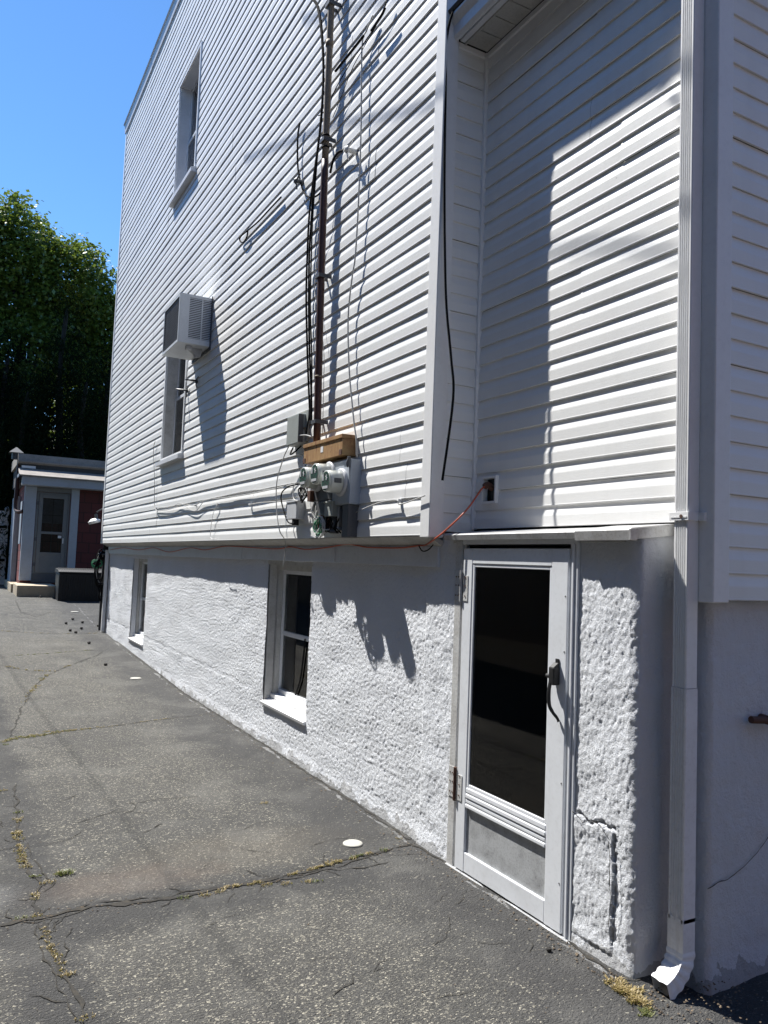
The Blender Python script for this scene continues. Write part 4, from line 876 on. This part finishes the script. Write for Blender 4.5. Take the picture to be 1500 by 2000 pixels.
def make_meter(y, z, lab):
    t = thing('electric_meter', (-.22, y, z), lab, 'electric meter', 'electric meters in a row on the wall')
    MB().lathe((-.214, y, z), (-1, 0, 0), [(0, .100), (.004, .103), (.022, .103), (.028, .097), (.030, .090)], 36).obj('ring', 'lightgrey', t, True)
    MB().lathe((-.242, y, z), (-1, 0, 0), [(0, .087), (.085, .081), (.100, .079)], 36).obj('glass_body', 'meterbody', t, True)
    MB().lathe((-.342, y, z), (-1, 0, 0), [(0, .0785), (.006, .078), (.009, .074), (.009, .069)], 36).obj('rim', 'meterbody', t, True)
    MB().lathe((-.3505, y, z), (-1, 0, 0), [(0, .0695), (.0008, .0690)], 36).obj('face', 'meterface', t)
    q = MB(); q.box(-.3535, -.3515, y+.030, y+.052, z+.005, z+.050); q.box(-.3535, -.3515, y-.045, y+.045, z-.056, z-.036); q.obj('dial_plate', 'lightgrey', t)
    q = MB(); q.box(-.3545, -.3515, y-.022, y-.014, z+.005, z+.045); q.box(-.3545, -.3515, y-.034, y-.024, z+.018, z+.024); q.box(-.3545, -.3515, y-.012, y-.004, z+.030, z+.036); q.obj('display', 'trim', t)
    q = MB(); q.box(-.318, -.262, y-.0856, y-.0825, z-.015, z+.02); q.obj('label_plate', 'darkmetal', t)
make_meter(5.145, 2.329, 'nearest electric meter, on the blue grey box')
make_meter(5.355, 2.398, 'middle electric meter of the row of three')
make_meter(5.575, 2.391, 'farthest electric meter, over the white cable loops')

tb = thing('telephone_box', (-.16, 6.18, 2.73), 'upright grey plastic telephone box left of the mast foot', 'utility box')
MB().box(-.212, XM, 6.05, 6.32, 2.73, 2.985, .008).obj('case', 'telebox', tb)
MB().box(-.214, -.17, 6.046, 6.05, 2.74, 2.975).obj('hinge_strip', 'darkmetal', tb)
MB().cyl((-.16, 6.048, 2.86), (-.16, 6.03, 2.86), .010, seg=8).obj('screw', 'galv', tb)
MB().box(XM-.03, XM-.015, 6.00, 6.05, 2.75, 3.01).obj('back_plate', 'telebox', tb)
lb = thing('cable_box', (-.16, 6.14, 2.09), 'square light grey cable box low on the siding left of the wire coils', 'utility box')
MB().box(-.205, XM, 6.03, 6.25, 2.09, 2.242, .005).obj('case', 'lightgrey', lb)
MB().box(-.20, -.15, 6.10, 6.13, 2.04, 2.09).obj('cable_gland', 'blackplastic', lb)
MB().box(-.21, XM, 6.024, 6.255, 2.232, 2.246, .002).obj('lid', 'lightgrey', lb)
du = MB(); du.box(-.214, -.180, 5.03, 5.13, 1.925, 2.163, .006); du.box(-.181, XM+.01, 5.036, 5.12, 1.93, 2.163, .004)
tag(du.obj('duct', 'darkmetal'), 'dark flattened metal duct running from the blue grey meter box down to the fascia', 'duct')
sw = thing('junction_box', (-.2, 5.33, 2.05), 'small olive grey junction box with a lid under the nearest meter', 'junction box')
MB().box(-.235, XM, 5.25, 5.40, 2.085, 2.20, .004).obj('case', 'telebox', sw); MB().box(-.243, XM, 5.245, 5.405, 2.185, 2.198, .002).obj('lid', 'telebox', sw)
for i, (y, z0_, z1_, r, mt, lab) in enumerate(((5.56, 1.96, 2.14, .026, 'rust', 'short reddish pipe behind the white cable coil'), (5.24, 1.99, 2.16, .012, 'lightgrey', 'thin pale pipe beside the dark duct'), (5.20, 1.99, 2.15, .016, 'darkmetal', 'dark pipe beside the dark duct'), (5.31, 1.97, 2.085, .028, 'darkmetal', 'dark pipe under the olive junction box'))):
    q = MB(); q.cyl((-.185, y, z0_), (-.185, y, z1_), r, seg=12); q.cyl((-.185, y, z0_-.012), (-.185, y, z0_+.012), r*1.25, seg=12); tag(q.obj('short_pipe', mt, None, True), lab, 'pipe', 'short pipes under the meters')
bt = MB(); bt.box(-.245, -.19, 5.66, 5.72, 2.215, 2.30, .004); tag(bt.obj('terminal_block', 'rust'), 'small reddish brown block under the farthest meter', 'terminal block')
def coil(name, c, r, n_, rw, mat, lab, seed, tilt=.35):
    rnd = random.Random(seed); q = MB()
    for i in range(n_):
        a0 = rnd.uniform(0, 6); rr = r*rnd.uniform(.8, 1.12); ox = rnd.uniform(-.02, .02); oy = rnd.uniform(-.01, .01)*2; oz = rnd.uniform(-.015, .015)
        q.tube([(c[0]+ox+.012*math.sin(2*w+a0), c[1]+oy+rr*math.cos(w), c[2]+oz+rr*1.05*math.sin(w)) for w in [a0+6.28*j/14 for j in range(15)]], rw, 5, 3)
    q.tube([(c[0], c[1]+r*.9, c[2]), (c[0]+.02, c[1]+r*1.2, c[2]+.10), (XM-.03, c[1]+r*1.3, c[2]+.24)], rw, 5, 4)
    q.tube([(c[0], c[1]-r*.9, c[2]-.02), (c[0]+.03, c[1]-r*1.8, c[2]-.03), (XM-.03, c[1]-r*3, c[2]+.01)], rw, 5, 4)
    return tag(q.obj(name, mat, None, True), lab, 'wire coil', 'coils of wire under the meters')
coil('wire_coil', (-.245, 5.49, 2.015), .075, 6, .0042, 'whitecable', 'coil of white wire hanging under the meters', 1)
coil('wire_coil', (-.232, 5.49, 2.01), .055, 4, .0040, 'greencable', 'green wire twisted inside the white coil', 2)
coil('wire_coil', (-.215, 5.35, 2.02), .055, 5, .0040, 'black', 'tangle of black wire right of the white coil', 3)
coil('wire_coil', (-.20, 5.93, 2.30), .060, 3, .0058, 'black', 'coil of black cable above the square light grey box', 4)
coil('wire_coil', (-.19, 5.90, 2.31), .045, 3, .0042, 'whitecable', 'coil of white cable above the square light grey box', 5)
for k, r, mt, lab in (('wb1', .005, 'whitecable', 'white cable dropping into the top of the square grey box'), ('wb2', .006, 'black', 'black cable bowing left around the square grey box')):
    tag(MB().tube(W[k], r, 6, 5).obj('cable', mt), lab, 'cable')
q = MB(); rr_ = random.Random(11)
for i in range(7):
    y = 5.62 + .04*rr_.random(); q.tube([(-.20, y, 2.24), (-.215-.02*rr_.random(), y+.03*rr_.uniform(-1, 1), 2.14), (-.21, y-.05*rr_.random(), 2.06), (-.19, y+rr_.uniform(-.08, .04), 1.95)], .0035, 5, 4)
tag(q.obj('wire_bundle', 'whitecable'), 'loose bundle of white wires hanging down beside the reddish pipe', 'wire bundle')
q = MB()
for i in range(5):
    y = 5.20 + .10*rr_.random(); q.tube([(-.18, y, 2.10), (-.20, y+.04, 2.02), (-.19, y+.08*rr_.uniform(-1, 1), 1.96)], .006, 5, 4)
tag(q.obj('wire_bundle', 'black'), 'loose bundle of black wires hanging beside the dark duct', 'wire bundle')
# little clips holding cables
for i, (y, z) in enumerate(((11.593, 2.429), (9.42, 2.365), (7.40, 2.278), (4.421, 2.16), (8.5, 2.33))):
    q = MB(); q.box(XM-.035, XM-.01, y-.014, y+.014, z-.010, z+.012, .003); tag(q.obj('cable_clip', 'lightgrey'), ['clip at the corner of the far pale cable', 'clip on the pale cables below the air conditioner', 'clip at the end of the short pale cable stub', 'clip right of the meter box near the siding corner', 'clip holding the thin white string'][i], 'cable clip', 'cable clips on the siding')
# ================================================================ things on the driveway
for (x, y, z), r, lab in zip(W['discs'], (.062, .075, .085), ('nearest round pale cap set in the asphalt', 'middle round pale cap set in the asphalt', 'farthest round pale cap set in the asphalt')):
    zz = G(y) + .004 + (max(0, x+.28)*.05 if y < 15 else 0)
    q = MB(); q.lathe((x, y, zz-.012), (0, 0, 1), [(0, r), (.012, r), (.015, r*.93), (.0145, r*.6), (.016, r*.5)], 28); tag(q.obj('drain_cap', 'disc', None, True), lab, 'cap', 'round caps in the driveway')
PL = ['left of the far cluster', 'topmost of the far cluster, near the deck box', 'top right in the far cluster', 'lower left of the far cluster', 'lowest of the far cluster', 'centre right in the far cluster', 'beside the foot of the white corner pipe', 'touching the far wall corner', 'on its own between the cluster and the near caps', 'on its own nearest the middle cap', 'in front of the shed step']
rp = random.Random(5)
for (x, y, z), pl_ in list(zip(W['pods'], PL)) + [(W['podbig'][0], 'alone on the asphalt below the storm door')]:
    r = .03 if y > 5 else .013
    if y > 5 and y < 13: r = .027
    bm = bmesh.new(); bmesh.ops.create_icosphere(bm, subdivisions=2, radius=r)
    for v in bm.verts: v.co *= 1 + .28*nz(v.co.x/r*1.7+x*9, v.co.y/r*1.7, v.co.z/r*1.7)
    zz = G(y) + r*.8 + (max(0, x+.28)*.05 if y < 15 else 0)
    o = link('seed_pod', [(v.co.x+x, v.co.y+y, v.co.z*.85+zz) for v in bm.verts], [[v.index for v in f.verts] for f in bm.faces], 'pod'); bm.free()
    tag(o, 'dark round seed pod ' + pl_, 'seed pod', 'seed pods on the driveway')

# hose bundle, lamp at the far corner
hs = thing('garden_hose', (-.1, 16.28, 1.0), 'bundle of black hose hanging on the far corner of the stucco wall', 'hose')
q = MB(); rh = random.Random(8)
for i in range(11):
    cy_, cz = 16.30+.02*i, 1.42+rh.uniform(-.06, .06); ry, rz = rh.uniform(.05, .12), rh.uniform(.24, .40); ox = -.10-.03*rh.random()
    q.tube([(ox+ry*math.cos(w), cy_+.03*math.sin(w*2), cz+rz*math.sin(w)) for w in [6.28*j/14 for j in range(15)]], .013, 6, 2)
for i in range(3): q.tube([(-.10, 16.3, 1.1), (-.13+.05*i, 16.3, .90), (-.09+.03*i, 16.3, .78)], .013, 6, 3)
q.obj('hose', 'black', hs)
q = MB()
for i in range(3): q.tube([(-.2+.0*i+.10*math.cos(w), 16.32+.01*i, 1.50+.02*i+.07*math.sin(w)) for w in [6.28*j/12+i for j in range(11)]], .010, 6, 2)
q.obj('green_end', 'greencable', hs)
q = MB()
for i in range(2): q.tube([(-.08+.13*math.cos(w), 16.34, 1.45+.33*math.sin(w)) for w in [6.28*j/14+.7 for j in range(12)]], .009, 6, 2)
q.obj('pale_cord', 'whitecable', hs)
MB().cyl((-.02, 16.2, 1.70), (-.18, 16.36, 1.72), .015, seg=8).obj('hook', 'darkmetal', hs)
fl_ = thing('flood_lamp', (-.12, 16.5, 2.4), 'small white lamp with a hooded arm on the far corner of the siding', 'lamp')
q = MB(); q.lathe((-.25, 16.6, 2.33), (-.3, 0, 1), [(0, .02), (.0, .11), (.05, .12), (.06, .10), (.10, .05), (.10, .01)], 20); q.obj('lamp_shade', 'trim', fl_, True)
q = MB(); q.tube([(-.05, 16.42, 2.62), (-.14, 16.5, 2.62), (-.22, 16.6, 2.56)], .014, 8); q.obj('arm', 'darkmetal', fl_); MB().cyl((-.22, 16.6, 2.42), (-.24, 16.6, 2.52), .03, seg=12).obj('socket', 'darkmetal', fl_)

# ================================================================ shed
SY = 23.5; SZ = .92
shed = thing('shed', (.8, SY+1.5, .57), 'low red shingled shed with white posts and a grey storm door', 'shed')
MB().box(-1.06, 4.2, SY+.06, SY+3.2, .2, 3.62).obj('wall', 'redside', shed)
MB().box(.30, 4.2, SY+.02, SY+.058, .9, 3.52).obj('front_wall', 'redshingle', shed)
MB().box(-1.09, -1.062, SY+.12, SY+1.6, .75, 3.50).obj('side_wall', 'redside', shed)
for (a, b) in ((-1.115, -.815), (.085, .30)):
    q = MB(); q.box(a, b, SY-.02, SY+.15, SZ-.02, 3.50, .012); q.obj('post', 'shedtrim', shed)
MB().box(-.815, .085, SY-.015, SY+.10, 3.37, 3.50, .006).obj('lintel', 'sheddoor', shed)
MB().box(-.815, .085, SY+.02, SY+.12, .85, 1.10).obj('threshold', 'darkmetal', shed)
q = MB(); frame_ring(q, 0, 1, 0, 1, 0, 1, .1)
dd = MB()
def ringy(mb, x0, x1, z0, z1, w, y0, y1, wb=None):
    mb.box(x0, x0+w, y0, y1, z0, z1, .005); mb.box(x1-w, x1, y0, y1, z0, z1, .005); mb.box(x0+w, x1-w, y0+.001, y1-.001, z1-w, z1, .005); mb.box(x0+w, x1-w, y0+.001, y1-.001, z0, z0+(wb or w), .005)
ringy(dd, -.80, .07, 1.10, 3.36, .06, SY+.03, SY+.06)
ringy(dd, -.735, .005, 1.12, 3.30, .10, SY+.015, SY+.045, .16)
dd.box(-.635, -.095, SY+.016, SY+.044, 2.20, 2.27, .004); dd.box(-.635, -.095, SY+.016, SY+.044, 1.62, 1.69, .004)
sd = dd.obj('door', 'sheddoor', shed)
MB().box(-.635, -.095, SY+.024, SY+.03, 1.28, 1.62).obj('kick_panel', 'sheddoor', sd)
MB().box(-.635, -.095, SY+.028, SY+.031, 1.69, 2.20).obj('pane', 'wglass', sd); MB().box(-.635, -.095, SY+.028, SY+.031, 2.27, 3.20).obj('pane', 'wglass', sd)
q = MB(); q.box(-.37, -.355, SY+.034, SY+.04, 1.69, 3.20); q.box(-.635, -.095, SY+.034, SY+.04, 2.72, 2.735); q.obj('muntin', 'sheddoor', sd)
MB().box(-.63, -.1, SY+.05, SY+.055, 2.5, 3.18).obj('blind', 'soffit', sd)
q = MB(); q.box(-.075, -.05, SY-.02, SY+.015, 1.95, 2.10, .005); q.box(-.20, -.11, SY-.005, SY+.015, 2.10, 2.17, .004); q.obj('handle', 'trim', sd)
q = MB()
for z in (1.3, 2.0, 3.0): q.box(-.80, -.74, SY+.008, SY+.03, z, z+.10, .004)
q.obj('hinge', 'darkmetal', sd)
# eave: fascia, sloping lip, upper dark roof with a parapet board
MB().prism([(SY-.28, 3.52), (SY-.30, 3.74), (SY-.05, 3.76), (SY-.05, 3.50)], 'x', -1.22, 4.2).obj('fascia_board', 'shedtrim', shed)
MB().prism([(SY-.34, 3.742), (SY-.35, 3.78), (SY+.35, 4.02), (SY+.35, 3.95)], 'x', -1.30, 4.2).obj('eave_roof', 'roofing', shed)
MB().box(-1.32, -1.30, SY-.36, SY+.36, 3.72, 3.80).obj('eave_roof', 'shedtrim', shed)
MB().box(-1.25, 4.2, SY+.352, SY+3.3, 3.60, 4.14).obj('upper_wall', 'darkroof', shed)
MB().prism([(SY+.32, 4.141), (SY+.30, 4.20), (SY+.36, 4.42), (SY+3.3, 4.44), (SY+3.3, 4.14)], 'x', -1.32, 4.2).obj('roof', 'roofing', shed)
MB().box(-1.33, 4.2, SY+.26, SY+.33, 4.18, 4.22).obj('roof_edge', 'roofing', shed)
MB().box(-1.22, -.86, SY+.30, SY+.345, 4.02, 4.09).obj('board', 'trim', shed)
q = MB(); q.tube([(-1.28, SY+.5, 4.12), (-1.30, SY+.45, 3.3), (-1.30, SY+.4, 2.9), (-1.24, SY+.25, 2.78), (-1.12, SY+.1, 2.80)], .055, 10, 4); q.obj('downspout', 'brownpipe', shed)
q = MB(); q.cyl((-1.36, SY+.7, 4.28), (-1.36, SY+.7, 4.48), .12, seg=12); q.cyl((-1.36, SY+.7, 4.46), (-1.36, SY+.7, 4.62), .26, .02, 4); q.obj('roof_vent', 'darkmetal', shed)
for i in range(3): MB().box(-1.24, -1.10, SY+1.7+i*.5, SY+2.1+i*.5, .8, 3.3, .01).obj('side_door', 'shedtrim', shed)
q = MB(); q.box(-1.14, -1.092, SY+.35, SY+.95, 1.9, 3.1, .004); q.obj('window', 'shedtrim', shed)
q = MB(); q.box(-1.25, -.30, SY-1.6, SY-.0, .30, .83, .012); q.box(-1.30, -1.0, SY-.0, SY+3.4, .30, .80, .012)
tag(q.obj('step', 'concrete'), 'tan concrete step in front of the shed door', 'step')
db_ = thing('deck_box', (.2, 21.3, .5), 'black ribbed plastic storage box standing against the shed front', 'storage box')
bx0, bx1, by0, by1, bz0, bz1 = -.38, 1.05, 20.95, 21.75, .49, 1.20
q = MB(); q.box(bx0, bx1, by0, by1, bz0-.06, bz1, .03)
for i in range(24): a = bx0+.06+i*.057; q.box(a, a+.030, by0-.014, by0+.01, bz0, bz1-.06, .006)
q.obj('body', 'blackplastic', db_)
q = MB(); q.prism([(by0-.03, bz1), (by0-.03, bz1+.03), (by0+.08, bz1+.075), (by1-.08, bz1+.10), (by1+.02, bz1+.03), (by1+.02, bz1)], 'x', bx0-.02, bx1+.02)
for i in range(25): a = bx0+.03+i*.056; q.prism([(by0+.0, bz1+.045), (by0+.09, bz1+.092), (by1-.1, bz1+.115), (by1-.1, bz1+.09)], 'x', a, a+.028)
q.obj('lid', 'blackplastic', db_)

# white fence posts behind the shed corner
fn = thing('white_fence', (-1.45, 27.6, .6), 'white vinyl fence with dark hinges behind the left side of the shed', 'fence')
MB().box(-1.40, -1.26, 27.5, 27.64, .6, 3.02, .01).obj('post', 'trim', fn)
q = MB(); q.cyl((-1.33, 27.57, 3.02), (-1.33, 27.57, 3.10), .11, .02, 4); q.obj('post_cap', 'trim', fn)
q = MB()
for i in range(9): q.box(-3.2+i*.2, -3.2+i*.2+.19, 27.55, 27.59, .7, 2.95, .004)
q.obj('panel', 'trim', fn)
for z_ in (2.40, 1.35): MB().box(-1.52, -1.30, 27.46, 27.50, z_, z_+.08).obj('hinge', 'black', fn)

# ================================================================ trees
def tree(name, x, y, h, blobs, leaf, n_, mat, label, trunk_r=.22, seed=0, droop=False, limbs=14, group=None):
    rnd = random.Random(seed); z0_ = G(y)-.1
    t = thing(name, (x, y, z0_), label, 'tree', group)
    tb_ = MB(); tb_.tube([(x, y, z0_), (x+.1, y, z0_+h*.35), (x-.1, y+.1, z0_+h*.7), (x, y, z0_+h*.93)], [trunk_r, trunk_r*.8, trunk_r*.5, trunk_r*.15], 10, 4)
    for k in range(limbs):
        b = blobs[k % len(blobs)]; zz = z0_ + h*rnd.uniform(.25, .75); tx = b[0]+rnd.uniform(-.6, .6)*b[3]; ty = b[1]+rnd.uniform(-.6, .6)*b[3]; tz = b[2]+rnd.uniform(-.3, .8)*b[4]
        tb_.tube([(x, y, min(zz, tz)), ((x+tx)/2, (y+ty)/2, (min(zz, tz)+tz)/2+.2), (tx, ty, tz)], [trunk_r*.35, trunk_r*.2, trunk_r*.06], 6, 3)
    tb_.obj('trunk', 'bark', t)
    q = MB(); vs = []; fs = []
    tot = sum(b[3]*b[3]*b[4] for b in blobs)
    for b in blobs:
        nb = int(n_*b[3]*b[3]*b[4]/tot)
        ncl = max(8, nb//38)
        for c in range(ncl):
            u_, w_ = rnd.uniform(-1, 1), rnd.uniform(0, 6.283); r_ = (rnd.uniform(.35, 1.0))**.45; s_ = math.sqrt(1-u_*u_)
            dr_ = Vector((s_*math.cos(w_), s_*math.sin(w_), u_)); rr = r_*(1 + .30*nz(dr_.x*2.1+b[0], dr_.y*2.1, dr_.z*2.1+b[2]))
            cx_, cy_, cz_ = b[0]+dr_.x*b[3]*rr, b[1]+dr_.y*b[3]*rr, b[2]+dr_.z*b[4]*rr; cr = leaf*rnd.uniform(2.0, 4.2)
            for k in range(38):
                px_, py_, pz_ = cx_+rnd.uniform(-cr, cr)*.75, cy_+rnd.uniform(-cr, cr)*.75, cz_+rnd.uniform(-cr, cr)*.5 - (abs(rnd.gauss(0, cr*.5)) if droop else 0)
                L = leaf*rnd.uniform(.6, 1.25); wd_ = L*(.62 if not droop else .22)
                a = Vector((rnd.uniform(-1, 1), rnd.uniform(-1, 1), rnd.uniform(-.9, .3) if not droop else rnd.uniform(-1.2, -.2))).normalized(); s2 = a.cross(Vector((rnd.uniform(-1, 1), rnd.uniform(-1, 1), 1))).normalized()*wd_*.5
                p = Vector((px_, py_, pz_)); i0 = len(vs); vs += [tuple(p), tuple(p+a*L*.45+s2), tuple(p+a*L), tuple(p+a*L*.45-s2)]; fs.append((i0, i0+1, i0+2, i0+3))
    link('crown', vs, fs, mat, t); return t
# blob: x, y, z, horizontal radius, vertical radius
tree('maple_tree', -.9, 33, 14.5, [(-1.3, 33, 12.5, 1.9, 2.7), (.5, 33.4, 12.0, 1.9, 2.5), (-2.8, 33, 12.4, 1.8, 2.6), (1.7, 33.5, 10.9, 1.4, 1.9), (-.6, 32.5, 9.4, 1.7, 1.8), (-4.0, 33, 10, 2.0, 2.6)], .19, 62000, 'leaf', 'tall bright green maple whose crown stands highest at the left edge', .24, 1)
tree('maple_tree', 2.6, 34, 12.8, [(2.2, 34, 11.2, 1.25, 1.9), (3.1, 34, 10.2, 1.5, 2.2), (1.7, 34, 8.6, 1.4, 2.0), (3.4, 34, 7.4, 1.8, 2.4), (2.0, 34.5, 6.0, 1.6, 2.0)], .18, 30000, 'leaf', 'green maple close to the house corner, right of the tallest one', .18, 2)
tree('maple_tree', -2.9, 31, 9.8, [(-2.48, 31.0, 8.01, 1.44, 1.72), (-3.51, 31.0, 6.86, 1.72, 1.84), (-1.79, 31.34, 7.09, 1.15, 1.38)], .14, 24000, 'leaf', 'smaller green maple cut by the left edge below the tallest one', .14, 3)
def spruce(x, y, h, r, label, seed, n_=15000):
    rnd = random.Random(seed); bl = []; z0_ = G(y)
    for i in range(13):
        f = i/12; rr = r*(1-f)**.8*(.9+.3*rnd.random())+.18; zz = z0_ + 1.0 + (h-1.2)*f
        for k in range(1 if f > .8 else 3): a = rnd.uniform(0, 6.28); bl.append((x+math.cos(a)*rr*.45, y+math.sin(a)*rr*.45, zz, rr*.75, h*.055+.15))
    return tree('spruce_tree', x, y, h, bl, .20, n_, 'needle', label, .16, seed, True, 8, 'dark spruces behind the shed')
spruce(.25, 29.5, 10.6, 1.75, 'dark pointed spruce rising highest in front of the maples', 11, 22000)
spruce(-1.5, 30.0, 8.6, 1.7, 'dark spruce left of the highest spruce', 12, 18000)
spruce(2.0, 30.5, 8.8, 1.7, 'dark spruce between the highest one and the house', 13, 18000)
spruce(.9, 28.2, 7.6, 1.6, 'dark spruce directly behind the shed roof', 15, 18000)
spruce(-.9, 28.4, 7.0, 1.6, 'low dark spruce over the left end of the shed roof', 16, 18000)
spruce(-3.3, 33, 7.2, 1.7, 'dark spruce at the left edge under the small maple', 14, 16000)
# dark woods behind everything
rw = random.Random(21); vs = []; fs = []
for c in range(4200):
    cx_ = rw.uniform(-9, 14); cy_ = rw.uniform(40, 46); cz_ = rw.uniform(.6, 11.0 + 1.6*nz(cx_*.4, 0, 0)); 
    for k in range(16):
        p = Vector((cx_+rw.gauss(0, .35), cy_+rw.gauss(0, .35), cz_+rw.gauss(0, .3))); a = Vector((rw.uniform(-1, 1), rw.uniform(-1, 1), rw.uniform(-1, .3))).normalized(); L = rw.uniform(.22, .42); s2 = a.cross(Vector((rw.uniform(-1, 1), rw.uniform(-1, 1), 1))).normalized()*L*.32
        i0 = len(vs); vs += [tuple(p), tuple(p+a*L*.45+s2), tuple(p+a*L), tuple(p+a*L*.45-s2)]; fs.append((i0, i0+1, i0+2, i0+3))
o = link('woods', vs, fs, 'needle'); struct(o, 'stuff'); tag(o, 'dense dark woods behind the spruces and the shed', 'woods')

# overhead utility wires beside the driveway
for i, (a, b, r, lab) in enumerate((((-4.55, 26.0, 8.2), (-3.15, -6.0, 8.6), .007, 'overhead black utility wire above the driveway, parallel to the house'),)):
    tag(MB().tube([a, tuple((a[k]+b[k])/2-(.25 if k == 2 else 0) for k in range(3)), b], r, 6, 8).obj('utility_wire', 'black'), lab, 'wire')
tag(MB().tube([(-1.27, 10.5, 10.3), (-1.23, 8.11, 9.39), (-1.23, 7.12, 8.98), (-1.22, 6.35, 8.68), (-1.2, 5.6, 8.40), (-1.27, 4.5, 8.10), (-1.4, 2, 7.7), (-1.6, -5, 7.5)], .0095, 7, 4).obj('service_wire', 'black'), 'lower overhead wire running along the house wall', 'wire')
tag(MB().tube([(-1.62, 9.6, 12.2), (-1.62, 8.04, 11.39), (-1.31, 5.59, 9.5), (-1.4, 5.2, 9.4), (-1.6, 1, 8.7), (-1.8, -5, 8.4)], .012, 7, 4).obj('service_wire', 'black'), 'upper overhead wire running along the house wall above the roof edge', 'wire')
# ================================================================ unseen houses, added to block sky light and darken the glass
M['brownvinyl'] = siding_mat('brown_siding', (0.16, 0.125, 0.095)); M['redbrick'] = brick('red_brick', (0.17, 0.06, 0.045), (0.13, 0.05, 0.04), (0.2, 0.18, 0.16), 4.0)
nb = thing('sky_blocker_house', (-9, 6, 0), 'unseen brown sided house added across the driveway to block sky light', 'house')
nw = [(3+i*6.0, 4.1+i*6.0, z_, z_+1.5) for i in range(5) for z_ in (1.3, 4.3, 7.0)]
siding('siding_wall', nb, (-5.9, -9), (0, 1), (1, 0), 33, .5, 9.6, nw, seed=31, mat='brownvinyl')
MB().box(-14, -5.9, -9, 24, -.2, .5).obj('basement_wall', 'concrete', nb)
MB().box(-14, -5.95, -8.99, 23.99, .5, 9.6).obj('inner_wall', 'dark', nb)
MB().prism([(-5.5, 9.55), (-9.9, 11.3), (-14.4, 9.55)], 'y', -9.3, 24.3).obj('roof', 'darkroof', nb)
for (a, b, c_, e) in nw:
    q = MB(); frame_ring(q, -5.92, -5.86, a-9, b-9, c_, e, .07); w_ = q.obj('window', 'trim', nb); MB().box(-5.94, -5.92, a-8.93, b-9.07, c_+.07, e-.07).obj('pane', 'wglass', w_)
n2 = thing('rear_sky_blocker', (3, -11, 0), 'unseen red brick house added behind the camera to block sky light', 'house')  # added out of view to cut the sky light on the end wall
MB().box(-3.2, 14, -14, -7.5, -.2, 9).obj('wall', 'redbrick', n2)
MB().prism([(-7.1, 8.95), (-10.75, 10.8), (-14.4, 8.95)], 'x', -3.6, 14.4).obj('roof', 'darkroof', n2)
for x in (-1.8, 1.2, 4.2, 7.2):
    for z_ in (1.2, 4.4): q = MB(); q.box(x, x+.07, -7.52, -7.44, z_, z_+1.5); q.box(x+1, x+1.07, -7.52, -7.44, z_, z_+1.5); q.box(x+.07, x+1, -7.52, -7.44, z_, z_+.07); q.box(x+.07, x+1, -7.52, -7.44, z_+1.43, z_+1.5); w_ = q.obj('window', 'trim', n2); MB().box(x+.07, x+1, -7.495, -7.49, z_+.07, z_+1.43).obj('pane', 'wglass', w_)
